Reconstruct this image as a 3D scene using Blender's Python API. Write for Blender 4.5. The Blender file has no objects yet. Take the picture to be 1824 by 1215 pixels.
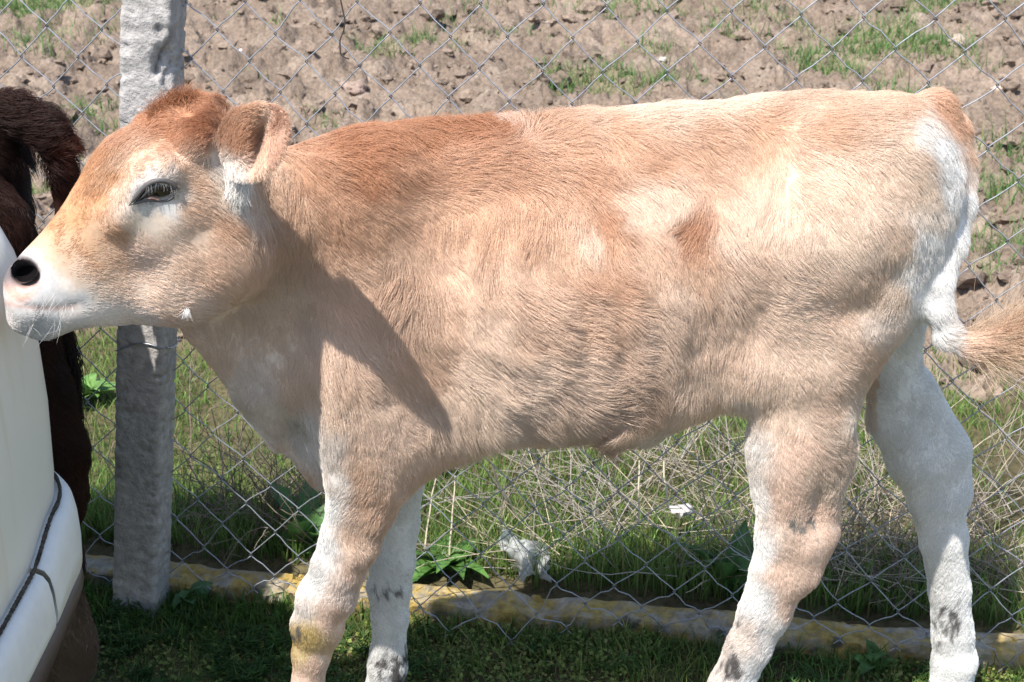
import bpy, math, random
import numpy as np
from mathutils import Vector
from mathutils.bvhtree import BVHTree
from mathutils.kdtree import KDTree

rng = np.random.default_rng(11)
random.seed(5)
scene = bpy.context.scene
COL = scene.collection

# ------------------------------------------------------------------ camera, sky, sun, exposure
CAM = np.array([0.0, -1.85, 1.45]); PITCH = math.radians(22.7); FPX = 2600.0     # focal length in pixels of the 1824 px wide photograph
cam = bpy.data.objects.new('camera', bpy.data.cameras.new('camera')); COL.objects.link(cam)
cam.location = CAM; cam.rotation_euler = (math.pi/2 - PITCH, 0, 0)
cam.data.sensor_width = 36.0; cam.data.lens = FPX/1824*36.0; cam.data.clip_end = 2000; cam.data.clip_start = 0.05
cam.data.dof.use_dof = True; cam.data.dof.focus_distance = 1.92; cam.data.dof.aperture_fstop = 16.0
scene.camera = cam
SUN_AZ = math.radians(37); SUN_EL = math.radians(60.5)      # azimuth: to the left of the camera's back
to_sun = Vector((-math.sin(SUN_AZ)*math.cos(SUN_EL), -math.cos(SUN_AZ)*math.cos(SUN_EL), math.sin(SUN_EL)))
world = bpy.data.worlds.new('World'); scene.world = world; world.use_nodes = True
wn = world.node_tree.nodes; wl = world.node_tree.links
sky = wn.new('ShaderNodeTexSky'); sky.sky_type = 'NISHITA'; sky.sun_disc = False
sky.sun_elevation = SUN_EL; sky.sun_rotation = math.atan2(to_sun.x, to_sun.y)
wl.new(sky.outputs[0], wn['Background'].inputs[0]); wn['Background'].inputs[1].default_value = 0.15
sun = bpy.data.objects.new('sun', bpy.data.lights.new('sun', 'SUN')); COL.objects.link(sun)
sun.data.energy = 4.8; sun.data.angle = math.radians(0.53); sun.data.color = (1.0, 0.965, 0.92)
sun.rotation_euler = to_sun.to_track_quat('Z', 'Y').to_euler()
vs = scene.view_settings; vs.view_transform = 'Standard'; vs.look = 'None'; vs.gamma = 1.0; vs.exposure = 0.86
try: vs.use_curve_mapping = False
except Exception: pass
scene.cycles.max_bounces = 6; scene.cycles.diffuse_bounces = 3; scene.cycles.glossy_bounces = 2
scene.cycles.transmission_bounces = 3; scene.cycles.transparent_max_bounces = 8; scene.cycles.caustics_reflective = False
scene.cycles.use_denoising = True; scene.cycles.denoising_prefilter = 'NONE'
scene.cycles_curves.shape = 'RIBBONS'; scene.cycles_curves.subdivisions = 2

CP, SP = math.cos(PITCH), math.sin(PITCH)
def P(px, py, y):
    """the point seen at a photograph pixel, at depth y"""
    a = (px-912)/FPX; b = -(py-607.5)/FPX
    d = np.array([a, CP + b*SP, -SP + b*CP])
    return CAM + d*((y - CAM[1])/d[1])
def proj(p):
    q = np.asarray(p, dtype=np.float64) - CAM
    dep = q[..., 1]*CP - q[..., 2]*SP
    up = q[..., 1]*SP + q[..., 2]*CP
    return 912 + FPX*q[..., 0]/dep, 607.5 - FPX*up/dep
def mpp(px, py, y):
    q = P(px, py, y) - CAM
    return (q[1]*CP - q[2]*SP)/FPX

# ------------------------------------------------------------------ noise
def _h(ix, iy, iz, s):
    n = (ix.astype(np.int64)*374761393 + iy.astype(np.int64)*668265263 + iz.astype(np.int64)*2147483647 + s*974711) & 0xffffffff
    n = ((n ^ (n >> 13))*1274126177) & 0xffffffff
    n = ((n ^ (n >> 15))*2246822519) & 0xffffffff
    return ((n ^ (n >> 16)) & 0xffff).astype(np.float64)/65535.0
def noise(x, y, z=None, s=0):
    x = np.asarray(x, float); y = np.asarray(y, float); z = np.zeros_like(x) if z is None else np.asarray(z, float)
    ix, iy, iz = np.floor(x), np.floor(y), np.floor(z)
    fx, fy, fz = x-ix, y-iy, z-iz
    fx, fy, fz = [f*f*(3-2*f) for f in (fx, fy, fz)]
    r = 0
    for a in (0, 1):
        for b in (0, 1):
            for c in (0, 1):
                r = r + _h(ix+a, iy+b, iz+c, s)*(fx if a else 1-fx)*(fy if b else 1-fy)*(fz if c else 1-fz)
    return r*2-1
def fbm(x, y, z=None, s=0, o=4, g=0.5):
    r = 0; a = 1; f = 1
    z = np.zeros_like(np.asarray(x, float)) if z is None else z
    for k in range(o):
        r = r + a*noise(x*f, y*f, z*f, s+k*17); a *= g; f *= 2.03
    return r
def sstep(a, b, x):
    t = np.clip((x-a)/(b-a), 0, 1); return t*t*(3-2*t)

# ------------------------------------------------------------------ object helpers
def tag(o, label=None, cat=None, group=None, kind=None):
    if label: o['label'] = label
    if cat: o['category'] = cat
    if group: o['group'] = group
    if kind: o['kind'] = kind
    return o
def link(name, data, mat=None, parent=None):
    o = bpy.data.objects.new(name, data); COL.objects.link(o)
    if mat is not None: data.materials.append(mat)
    if parent is not None: o.parent = parent
    return o
def empty(name, loc=(0, 0, 0)):
    o = bpy.data.objects.new(name, None); COL.objects.link(o); o.location = loc; o.empty_display_size = .1
    return o
def child(o, parent):
    """parent o, built in world coordinates, without moving it"""
    o.parent = parent; o.matrix_parent_inverse = __import__('mathutils').Matrix.Translation(-Vector(parent.location)); return o
def mesh(name, V, F, smooth=True, col=None):
    me = bpy.data.meshes.new(name)
    V = np.asarray(V, np.float32)
    if isinstance(F, np.ndarray):
        k = F.shape[1]; n = len(F)
        me.vertices.add(len(V)); me.vertices.foreach_set('co', V.ravel())
        me.loops.add(n*k); me.loops.foreach_set('vertex_index', F.astype(np.int32).ravel())
        me.polygons.add(n); me.polygons.foreach_set('loop_start', np.arange(0, n*k, k, dtype=np.int32))
        me.update(calc_edges=True)
    else:
        me.from_pydata([tuple(v) for v in V], [], [tuple(f) for f in F])
    me.polygons.foreach_set('use_smooth', np.full(len(me.polygons), smooth))
    if col is not None: setcol(me, col)
    return me
def setcol(me, col):
    a = me.color_attributes.new('col', 'FLOAT_COLOR', 'POINT')
    c = np.ones((len(me.vertices), 4), np.float32); c[:, :3] = col
    a.data.foreach_set('color', c.ravel())
def tube(pts, r, k=6, cap=True, r2=None):
    """a tube along points; returns V, F(quads as lists)"""
    pts = np.asarray(pts, float); n = len(pts)
    rad = np.full(n, r) if np.isscalar(r) else np.asarray(r, float)
    T = np.gradient(pts, axis=0); T /= np.linalg.norm(T, axis=1)[:, None]+1e-12
    ref = np.array([0.31, 0.17, 0.93]); N = np.cross(T, ref); N /= np.linalg.norm(N, axis=1)[:, None]+1e-12
    B = np.cross(T, N); a = np.arange(k)*2*np.pi/k
    V = pts[:, None] + rad[:, None, None]*(np.cos(a)[None, :, None]*N[:, None] + np.sin(a)[None, :, None]*B[:, None])
    V = V.reshape(-1, 3); i = np.arange(n-1)[:, None]*k; j = np.arange(k)[None]; j2 = (j+1) % k
    F = np.stack([i+j, i+j2, i+k+j2, i+k+j], -1).reshape(-1, 4)
    return V, F

# ------------------------------------------------------------------ materials
def mat_new(name):
    m = bpy.data.materials.new(name); m.use_nodes = True
    return m, m.node_tree.nodes, m.node_tree.links, m.node_tree.nodes['Principled BSDF']
def mat_attr(name, rough=0.7, spec=0.3, noise_amt=0.0, scale=60, trans=0.0, bump=0.0):
    """colour from the 'col' attribute with a little procedural variation"""
    m, n, l, b = mat_new(name)
    a = n.new('ShaderNodeAttribute'); a.attribute_name = 'col'
    src = a.outputs['Color']
    if noise_amt:
        t = n.new('ShaderNodeTexNoise'); t.inputs['Scale'].default_value = scale; t.inputs['Detail'].default_value = 5
        tc = n.new('ShaderNodeTexCoord'); l.new(tc.outputs['Object'], t.inputs['Vector'])
        mr = n.new('ShaderNodeMapRange'); mr.inputs['From Min'].default_value = .25; mr.inputs['From Max'].default_value = .75; mr.inputs['To Min'].default_value = 1-noise_amt; mr.inputs['To Max'].default_value = 1+noise_amt
        l.new(t.outputs['Fac'], mr.inputs['Value'])
        mx = n.new('ShaderNodeMix'); mx.data_type = 'RGBA'; mx.blend_type = 'MULTIPLY'; mx.inputs['Factor'].default_value = 1
        l.new(src, mx.inputs['A']); l.new(mr.outputs[0], mx.inputs['B']); src = mx.outputs['Result']
        if bump:
            bp = n.new('ShaderNodeBump'); bp.inputs['Strength'].default_value = bump; bp.inputs['Distance'].default_value = .01
            l.new(t.outputs['Fac'], bp.inputs['Height']); l.new(bp.outputs[0], b.inputs['Normal'])
    l.new(src, b.inputs['Base Color']); b.inputs['Roughness'].default_value = rough; b.inputs['Specular IOR Level'].default_value = spec
    if trans:
        tr = n.new('ShaderNodeBsdfTranslucent'); l.new(src, tr.inputs['Color'])
        ms = n.new('ShaderNodeMixShader'); ms.inputs[0].default_value = trans
        l.new(b.outputs[0], ms.inputs[1]); l.new(tr.outputs[0], ms.inputs[2]); l.new(ms.outputs[0], n['Material Output'].inputs['Surface'])
    return m
def mat_plain(name, c, rough=0.6, spec=0.3, metal=0, var=0.15, scale=30, bump=0.0, c2=None, dist=.005):
    m, n, l, b = mat_new(name)
    t = n.new('ShaderNodeTexNoise'); t.inputs['Scale'].default_value = scale; t.inputs['Detail'].default_value = 8; t.inputs['Roughness'].default_value = .62
    tc = n.new('ShaderNodeTexCoord'); l.new(tc.outputs['Object'], t.inputs['Vector'])
    r = n.new('ShaderNodeValToRGB'); e = r.color_ramp.elements
    e[0].position = .3; e[1].position = .7
    e[0].color = (*[x*(1-var) for x in c], 1); e[1].color = (*(c2 if c2 else [min(1, x*(1+var)) for x in c]), 1)
    l.new(t.outputs['Fac'], r.inputs[0]); l.new(r.outputs[0], b.inputs['Base Color'])
    b.inputs['Roughness'].default_value = rough; b.inputs['Specular IOR Level'].default_value = spec; b.inputs['Metallic'].default_value = metal
    if bump:
        bp = n.new('ShaderNodeBump'); bp.inputs['Strength'].default_value = bump; bp.inputs['Distance'].default_value = dist
        l.new(t.outputs['Fac'], bp.inputs['Height']); l.new(bp.outputs[0], b.inputs['Normal'])
    return m
M_FUR = mat_attr('calf_hair', rough=.5, spec=.25, trans=.32)
M_SKIN = mat_attr('calf_skin', rough=.85, spec=.1, noise_amt=.12, scale=220)
M_NOSE = mat_attr('moist_nose_skin', rough=.36, spec=.4, noise_amt=.15, scale=260, bump=.12)
M_GRASS = mat_attr('grass_blade', rough=.5, spec=.25, trans=.42)
M_DRY = mat_attr('dry_stem', rough=.8, spec=.15)
M_LEAF = mat_attr('weed_leaf', rough=.45, spec=.3, trans=.25, noise_amt=.2, scale=90, bump=.3)
M_SOIL = mat_attr('soil', rough=.95, spec=.08, noise_amt=.40, scale=60, bump=1.0)
M_STONE = mat_plain('field_stone', (.42, .36, .30), .85, .2, 0, .3, 40, .6)

#@@GROUND
# ------------------------------------------------------------------ ground
KA, KB = 0.315, -0.16                                # front line of the kerb: y = KA + KB x
TH = math.atan(-KB); U = np.array([math.cos(TH), -math.sin(TH), 0]); NF = np.array([-math.sin(TH), -math.cos(TH), 0])   # along the fence / towards the camera
def kerb_y(x): return KA + KB*x
def soil_edge(x): return 1.36 - .13*x + .10*noise(x*1.8, x*0+3.3, s=4) + .06*noise(x*7, x*0+1.3, s=5)
def soil_mask(x, y): return sstep(-.06, .07, y - soil_edge(x))
def gpt(px, py):
    """ground point seen at a pixel"""
    a = (px-912)/FPX; b = -(py-607.5)/FPX; d = np.array([a, CP + b*SP, -SP + b*CP]); return CAM + d*(-CAM[2]/d[2])
GREEN = [(1010, 165, 60, 1.1), (1100, 160, 60, 1.0), (1200, 158, 90, 1.1), (1290, 70, 50, .7), (1590, 85, 110, .15), (1700, 95, 110, .15), (1480, 125, 80, .1), (1680, 180, 90, .7), (60, 10, 110, 1.1), (130, 20, 60, .9), (1770, 290, 70, .7), (1770, 350, 80, .7), (1730, 400, 60, .8), (1740, 500, 70, .8), (1800, 460, 50, .7), (485, 60, 35, .8),
         (900, 70, 40, .5), (660, 100, 40, .5), (730, 90, 30, .5), (440, 150, 60, .4), (1170, 100, 50, .5), (780, 55, 40, .4), (85, 350, 60, .7), (580, 235, 40, .5), (110, 120, 40, .4), (1650, 20, 80, .4), (1400, 30, 60, .3), (1750, 130, 40, .5)]
GP = [(gpt(a, b), gpt(a+r_, b), w_) for a, b, r_, w_ in GREEN]
def green_mask(x, y):
    m = .55*fbm(x*2.0, y*1.1, s=31, o=4) - .05
    for q, e, w_ in GP:
        rr = e[0]-q[0]; m = m + (w_+.3)*np.exp(-((x-q[0])/rr)**2-((y-q[1])/(rr*1.15))**2)
    return m
def ground_z(x, y):
    sm = soil_mask(x, y)
    k = y - kerb_y(x)
    z = .010*fbm(x*5, y*5, s=2, o=3) + .02*sstep(.0, .3, k)
    a = fbm(x*4.2, y*4.2, s=7, o=5, g=.55)
    b = fbm(x*15, y*15, s=9, o=4, g=.6)
    cl = np.abs(fbm(x*9, y*9, s=14, o=3))
    bank = .03*np.exp(-((y-soil_edge(x)-.12)/.10)**2)
    return z*(1-.6*sm) + sm*(.048*a + .032*b - .050*np.exp(-(cl/.11)**2)*sstep(-.3, .4, a) + .012) + bank*sm
def build_ground():
    yy = -1.85 + np.geomspace(1.0, 14, 560)
    yy = np.concatenate([[-60, -20, -6, -2.0], yy, [14, 18, 30, 90, 400]])
    u = np.concatenate([[-60, -12, -4, -2.2], np.linspace(-1.25, 1.25, 560), [2.2, 4, 12, 60]])
    wd = .45 + .36*np.clip(yy+1.85, .8, 60)
    X = u[None]*wd[:, None]; Y = np.repeat(yy[:, None], len(u), 1)
    fade = (np.abs(u[None]) < 2)*((yy > -1) & (yy < 12))[:, None]
    Z = ground_z(X, Y)*fade
    V = np.stack([X, Y, Z], -1).reshape(-1, 3); R, C = X.shape
    i = np.arange(R-1)[:, None]*C; j = np.arange(C-1)[None]
    F = np.stack([i+j, i+j+1, i+C+j+1, i+C+j], -1).reshape(-1, 4)
    x, y = V[:, 0], V[:, 1]
    sm = soil_mask(x, y)[:, None]; n1 = fbm(x*2, y*2, s=40, o=4)[:, None]; n2 = fbm(x*9, y*9, s=44, o=3)[:, None]
    soil = np.array([.172, .130, .098])*(1+.16*n1+.10*n2); soil += np.clip(n2, 0, 1)*np.array([.03, .028, .024])
    earth = np.array([.10, .085, .045])*(1+.3*n1+.25*n2) + np.clip(n1, 0, 1)*np.array([.02, .05, .0])
    g = sstep(.45, .9, green_mask(x, y))[:, None]*.35
    c = earth*(1-sm) + sm*(soil*(1-g) + g*np.array([.12, .14, .05]))
    o = link('ground', mesh('ground', V, F, True, np.clip(c, .01, 1)), M_SOIL); tag(o, kind='structure')
build_ground()

#@@KERB
# ------------------------------------------------------------------ kerb, post, chain-link fence
def build_kerb():
    m, n, l, b = mat_new('kerb_concrete_with_lichen')
    tc = n.new('ShaderNodeTexCoord')
    def nz(s, d=6):
        t = n.new('ShaderNodeTexNoise'); t.inputs['Scale'].default_value = s; t.inputs['Detail'].default_value = d; l.new(tc.outputs['Object'], t.inputs['Vector']); return t
    def ramp(src, p0, p1, c0, c1):
        r = n.new('ShaderNodeValToRGB'); r.color_ramp.elements[0].position = p0; r.color_ramp.elements[1].position = p1
        r.color_ramp.elements[0].color = (*c0, 1); r.color_ramp.elements[1].color = (*c1, 1); l.new(src, r.inputs[0]); return r
    def mix(f, a, c):
        x = n.new('ShaderNodeMix'); x.data_type = 'RGBA'; l.new(f, x.inputs['Factor']); l.new(a, x.inputs['A']); l.new(c, x.inputs['B']); return x.outputs['Result']
    t1 = nz(38, 10); base = ramp(t1.outputs['Fac'], .3, .75, (.13, .11, .085), (.40, .36, .30))
    t2 = nz(15, 12); t2.inputs['Roughness'].default_value = .8; lm = ramp(t2.outputs['Fac'], .43, .55, (0, 0, 0), (1, 1, 1))
    t3 = nz(70, 6); lich = ramp(t3.outputs['Fac'], .3, .7, (.22, .15, .045), (.40, .29, .09))
    c = mix(lm.outputs[0], base.outputs[0], lich.outputs[0])
    t4 = nz(26, 8); dk = ramp(t4.outputs['Fac'], .60, .68, (0, 0, 0), (1, 1, 1)); blk = ramp(t3.outputs['Fac'], 0, 1, (.07, .06, .045), (.13, .11, .08))
    c = mix(dk.outputs[0], c, blk.outputs[0])
    l.new(c, b.inputs['Base Color']); b.inputs['Roughness'].default_value = .95; b.inputs['Specular IOR Level'].default_value = .15
    bp = n.new('ShaderNodeBump'); bp.inputs['Strength'].default_value = .8; bp.inputs['Distance'].default_value = .006
    l.new(t1.outputs['Fac'], bp.inputs['Height']); l.new(bp.outputs[0], b.inputs['Normal'])
    us = np.linspace(-2.2, 2.6, 800)
    prof = [(0, -.12), (0, -.02), (0, .0), (0, .012), (0, .022), (0, .033), (.002, .037), (.012, .038), (.03, .038), (.045, .039), (.055, .038), (.062, .034), (.066, .024), (.068, -.12)]
    prof = np.array(prof); k = len(prof); V = []
    for u in us:
        base_p = np.array([0, KA, 0]) + U*u
        V.append(base_p[None] - NF[None]*prof[:, :1] + np.array([0, 0, 1])*prof[:, 1:])
    V = np.array(V).reshape(-1, 3); q = V*np.array([1, 1, 1])
    e = fbm(q[:, 0]*24, q[:, 1]*24, q[:, 2]*24, s=3, o=4, g=.6)*.008 + fbm(q[:, 0]*2.2, q[:, 1]*2, q[:, 2]*2, s=8, o=2)*.005
    V = V + NF[None]*e[:, None]*.8; V[:, 2] += e*np.where(V[:, 2] > .011, 1, 0)
    # worn gaps in the top arris
    for u0, w, d in ((.05, .03, .016), (.62, .05, .012), (-.4, .04, .014), (1.0, .04, .016)):
        uu = (V-np.array([0, KA, 0])) @ U
        V[:, 2] -= d*np.exp(-((uu-u0)/w)**2)*(V[:, 2] > .03)
    i = np.arange(len(us)-1)[:, None]*k; j = np.arange(k-1)[None]
    F = np.stack([i+j, i+j+1, i+k+j+1, i+k+j], -1).reshape(-1, 4)
    o = link('concrete_kerb', mesh('concrete_kerb', V, F, False), m)
    tag(o, 'low concrete kerb with yellow lichen along the foot of the wire fence', 'kerb')
build_kerb()

def build_post():
    m = mat_plain('rough_concrete', (.37, .345, .32), .95, .15, 0, .32, 55, .9, (.46, .43, .40), dist=.008)
    bot = P(247, 1092, .382); top = P(279, -200, .388)
    bot[2] = -.05
    hw, hd, r = .041, .036, .009
    ang = []
    ring = []
    for sx, sy, a0 in ((1, 1, 0), (-1, 1, 90), (-1, -1, 180), (1, -1, 270)):
        for t in np.linspace(0, 90, 4):
            a = math.radians(a0+t); ring.append((sx*(hw-r)+r*math.cos(a), sy*(hd-r)+r*math.sin(a)))
    R = []
    for q in range(len(ring)):
        a, b = np.array(ring[q]), np.array(ring[(q+1) % len(ring)]); L = np.linalg.norm(b-a); s = max(1, int(L/.0045))
        for t in range(s): R.append(a+(b-a)*t/s)
    R = np.array(R); k = len(R); nz = 300; V = []
    for t in np.linspace(0, 1, nz):
        c = bot + (top-bot)*t
        V.append(c + R[:, :1]*U[None] + R[:, 1:]*NF[None])
    V = np.array(V); C = np.repeat(V.mean(1, keepdims=True), k, 1); N = V-C; N[..., 2] = 0; N /= np.linalg.norm(N, axis=-1, keepdims=True)
    X, Y, Z = V[..., 0], V[..., 1], V[..., 2]
    d = .0011*fbm(X*50, Y*50, Z*90, s=5, o=4) + .0008*fbm(X*5, Y*5, Z*4, s=6, o=2)
    pit = noise(X*70, Y*70, Z*150, s=12); d -= .005*sstep(.45, .8, pit)
    lay = noise(X*6, Y*6, Z*60, s=22); d -= .0012*sstep(.2, .6, lay)
    # broken arris at the right front corner, near the top of the view
    for (px, py, rr, dep) in ((297, 118, .026, .022), (305, 95, .020, .02), (288, 52, .010, .010), (310, 150, .018, .014), (283, 128, .012, .012), (222, 130, .012, .008), (221, 60, .014, .006)):
        q = P(px, py, .348); dist = np.linalg.norm(V-q, axis=-1); d -= dep*np.exp(-(dist/rr)**2*1.6)*(1+.5*noise(X*90, Y*90, Z*90, s=3))
    V = V + N*d[..., None]; V = V.reshape(-1, 3)
    i = np.arange(nz-1)[:, None]*k; j = np.arange(k)[None]; j2 = (j+1) % k
    F = np.stack([i+j, i+j2, i+k+j2, i+k+j], -1).reshape(-1, 4)
    F = [list(f) for f in F] + [list(range((nz-1)*k, nz*k))]
    o = link('fence_post', mesh('fence_post', V, F), m)
    tag(o, 'chipped grey concrete fence post behind the tan calf\'s head', 'post')
    mw = mat_plain('tie_wire_steel', (.33, .34, .36), .45, .5, .8, .2, 60)
    pts = [bot + (top-bot)*.44 + R[q % k, 0]*1.07*U + R[q % k, 1]*1.07*NF + np.array([0, 0, .012*math.sin(q*.2)]) for q in range(0, k+1, 3)]
    V, F = tube(np.array(pts), .0012, 5); child(link('tie_wire', mesh('tie_wire', V, F), mw), o)
build_post()

def build_fence():
    m = mat_plain('galvanised_wire', (.30, .31, .33), .5, .5, .6, .22, 80)
    a, b, r = .0462, .0460, .00108
    root = empty('chain_link_fence', (0, KA-.02, 0))
    tag(root, 'sagging galvanised chain-link fence running behind the tan calf', 'fence')
    O = np.array([0, KA, 0]) + NF*.008
    c0, c1, J = -36, 40, 28
    def node(c, j):
        u = c*a; v = .018 + j*b
        h = lambda s: float(_h(np.array(c+500), np.array(j+900), np.array(0), s))*2-1
        du = .007*float(noise(u*2.2, v*2.2, s=50)) + .0035*h(1)
        dv = .010*float(noise(u*1.6, v*1.6, s=51)) + .003*h(2)
        dn = .014*float(noise(u*2.0, v*2.0, s=52))
        low = math.exp(-(j/2.6)**2)*(.6 if u < -.2 else 1)
        du += low*.024*float(noise(u*7, v*7, s=53)); dv += low*.030*float(noise(u*6, v*9, s=54)) + low*.012; dn += low*.030*float(noise(u*6, v*6, s=55)) + low*.022
        return u+du, v+dv, dn
    for c in range(c0, c1):
        pts = []
        for j in range(J):
            right = (j+c) % 2 == 1
            u, v, dn = node(c+1 if right else c, j)
            s = 1 if right else -1
            # the hook where two neighbouring wires hold each other
            for (dv, du, dd) in ((-.010, -.0085, .9), (-.0035, -.0012, .9), (0, .0022, 0), (.0035, -.0012, -.9), (.010, -.0085, -.9)):
                pts.append(O + U*(u+s*du) + np.array([0, 0, 1])*(v+dv) + NF*(dn + dd*r*s))
            if j < J-1:
                u2, v2, dn2 = node(c if right else c+1, j+1)
                bend = .0035*float(noise(u*9, v*9+c, s=57)) + (.010*float(noise(u*5, v*7, s=58)) if j < 2 else 0)
                pts.append(O + U*((u+u2)/2+bend*.5) + np.array([0, 0, 1])*((v+v2)/2+bend) + NF*((dn+dn2)/2))
        V, F = tube(np.array(pts), r, 5)
        child(link('wire', mesh('wire', V, F), m), root)
    # line wire woven along the top, above the view
    us = np.linspace(c0*a, c1*a, 120)
    pts = np.array([O + U*u + np.array([0, 0, 1])*(.018+(J-1)*b-.01+.006*math.sin(u*3)) for u in us])
    V, F = tube(pts, .0018, 5); child(link('line_wire', mesh('line_wire', V, F), m), root)
    # a loose rusty end of wire hanging from above
    mr = mat_plain('dark_loose_wire', (.07, .06, .055), .6, .3, .5, .3, 50)
    yf = kerb_y(-.3)-.04
    pts = np.array([P(x, y, yf) for x, y in ((598, -75), (603, -20), (609, 12), (615, 38), (612, 56), (605, 72), (606, 96), (613, 102), (622, 105))])
    tt = np.linspace(0, len(pts)-1, 50); ps = np.stack([np.interp(tt, range(len(pts)), pts[:, k]) for k in range(3)], -1)
    for _ in range(3): ps[1:-1] = (ps[:-2]+ps[1:-1]*2+ps[2:])/4
    V, F = tube(ps, .0012, 5); o = link('loose_wire', mesh('loose_wire', V, F), mr)
    tag(o, 'thin dark bent wire end dangling on the fence above the calf\'s neck', 'wire')
build_fence()

#@@SDF
# ------------------------------------------------------------------ implicit-surface modelling
class Field:
    def __init__(s, lo, hi, h):
        s.lo = np.array(lo, float); s.h = h
        s.n = np.ceil((np.array(hi)-s.lo)/h).astype(int)+1
        s.ax = [(s.lo[i]+h*np.arange(s.n[i])).astype(np.float32) for i in range(3)]
        s.F = np.full(s.n, .2, np.float32)
    def box(s, lo, hi):
        sl = []
        for i in range(3):
            a = int(np.clip((lo[i]-s.lo[i])/s.h-1, 0, s.n[i]-1)); b = int(np.clip((hi[i]-s.lo[i])/s.h+2, 1, s.n[i])); sl.append(slice(a, b))
        g = np.meshgrid(*[s.ax[i][sl[i]] for i in range(3)], indexing='ij', sparse=True)
        return tuple(sl), g
    def smin(s, sl, d, k):
        f = s.F[sl]; h = np.clip(.5+.5*(f-d)/k, 0, 1); s.F[sl] = f*(1-h)+d*h - k*h*(1-h)
    def smax(s, sl, d, k):
        f = s.F[sl]; h = np.clip(.5-.5*(f-d)/k, 0, 1); s.F[sl] = f*(1-h)+d*h + k*h*(1-h)
    def _cone(s, a, b, ra, rb, la, lb, mg):
        a = np.array(a, float); b = np.array(b, float); R = max(ra*max(1, la), rb*max(1, lb))+mg
        sl, (x, y, z) = s.box(np.minimum(a, b)-R, np.maximum(a, b)+R)
        d = b-a; L2 = max(float(d @ d), 1e-9)
        t = np.clip(((x-a[0])*d[0]+(y-a[1])*d[1]+(z-a[2])*d[2])/L2, 0, 1)
        l = la+(lb-la)*t; r = ra+(rb-ra)*t
        D = np.sqrt((x-a[0]-t*d[0])**2 + ((y-a[1]-t*d[1])/l)**2 + (z-a[2]-t*d[2])**2) - r
        return sl, D*np.minimum(l, 1)
    def cone(s, a, b, ra, rb, la=1, lb=None, k=.03):
        sl, D = s._cone(a, b, ra, rb, la, la if lb is None else lb, k*1.5+.01); s.smin(sl, D, k)
    def chain(s, pts, k, infl):
        """one limb: the hard union of its tapering segments, blended once into the body"""
        R = max(r_*max(1, l_) for _, r_, l_ in pts)+k*1.5+.012; P3 = np.array([p_ for p_, _, _ in pts])
        sl, (x, y, z) = s.box(P3.min(0)-R, P3.max(0)+R); D = None; kk = .008
        for (a, ra, la), (b, rb, lb) in zip(pts[:-1], pts[1:]):
            d = b-a; L2 = max(float(d @ d), 1e-9); t = np.clip(((x-a[0])*d[0]+(y-a[1])*d[1]+(z-a[2])*d[2])/L2, 0, 1); l = la+(lb-la)*t
            e = (np.sqrt((x-a[0]-t*d[0])**2 + ((y-a[1]-t*d[1])/l)**2 + (z-a[2]-t*d[2])**2) - (ra+(rb-ra)*t))*np.minimum(l, 1)
            if D is None: D = e
            else: h = np.clip(.5+.5*(D-e)/kk, 0, 1); D = D*(1-h)+e*h - kk*h*(1-h)
        s.smin(sl, np.clip(D-infl, -.2, .2), k)
    def carve(s, a, b, ra, rb, la=1, k=.006):
        sl, D = s._cone(a, b, ra, rb, la, la, k*2+.01); s.smax(sl, -D, k)
    def bump(s, c, amp, sx, sy=None, sz=None):
        sy = sy or sx; sz = sz or sx; R = np.array([sx, sy, sz])*2.6
        sl, (x, y, z) = s.box(np.array(c)-R, np.array(c)+R)
        s.F[sl] -= amp*np.exp(-((x-c[0])/sx)**2-((y-c[1])/sy)**2-((z-c[2])/sz)**2)
    def loft(s, O, S, Up, L, st, k=.03, n=2.2, lo=None, hi=None, taper=0.0, low=0.0):
        """sections along S: rows (s, top, bottom, half width, lateral shift)"""
        st = np.array(st, float); ss = np.linspace(st[0, 0], st[-1, 0], 160)
        def sm(col):
            v = np.interp(ss, st[:, 0], col)
            for _ in range(10): v[1:-1] = (v[:-2]+2*v[1:-1]+v[2:])/4
            return v
        T, B, W, Q = [sm(st[:, c]) for c in (1, 2, 3, 4)]
        sl, (x, y, z) = s.box(lo, hi)
        px, py, pz = x-O[0], y-O[1], z-O[2]
        sv = px*S[0]+py*S[1]+pz*S[2]; uv = px*Up[0]+py*Up[1]+pz*Up[2]; lv = px*L[0]+py*L[1]+pz*L[2]
        sv, uv, lv = np.broadcast_arrays(sv, uv, lv)
        f = lambda A: np.interp(sv, ss, A).astype(np.float32)
        t, b, w, q = f(T), f(B), f(W), f(Q)
        h = (t-b)/2; c = (t+b)/2; un = (uv-c)/h
        w = w*(1-taper*np.clip(un, 0, 1)**2)
        nn = n + low*np.clip(-un, 0, 1)
        D = ((np.abs(un)**nn + np.abs((lv-q)/w)**nn)**(1/nn) - 1)*np.minimum(h, w)
        D = np.maximum(D, np.maximum(ss[0]-sv, sv-ss[-1]))
        s.smin(sl, np.clip(D, -.2, .2), k)
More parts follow.
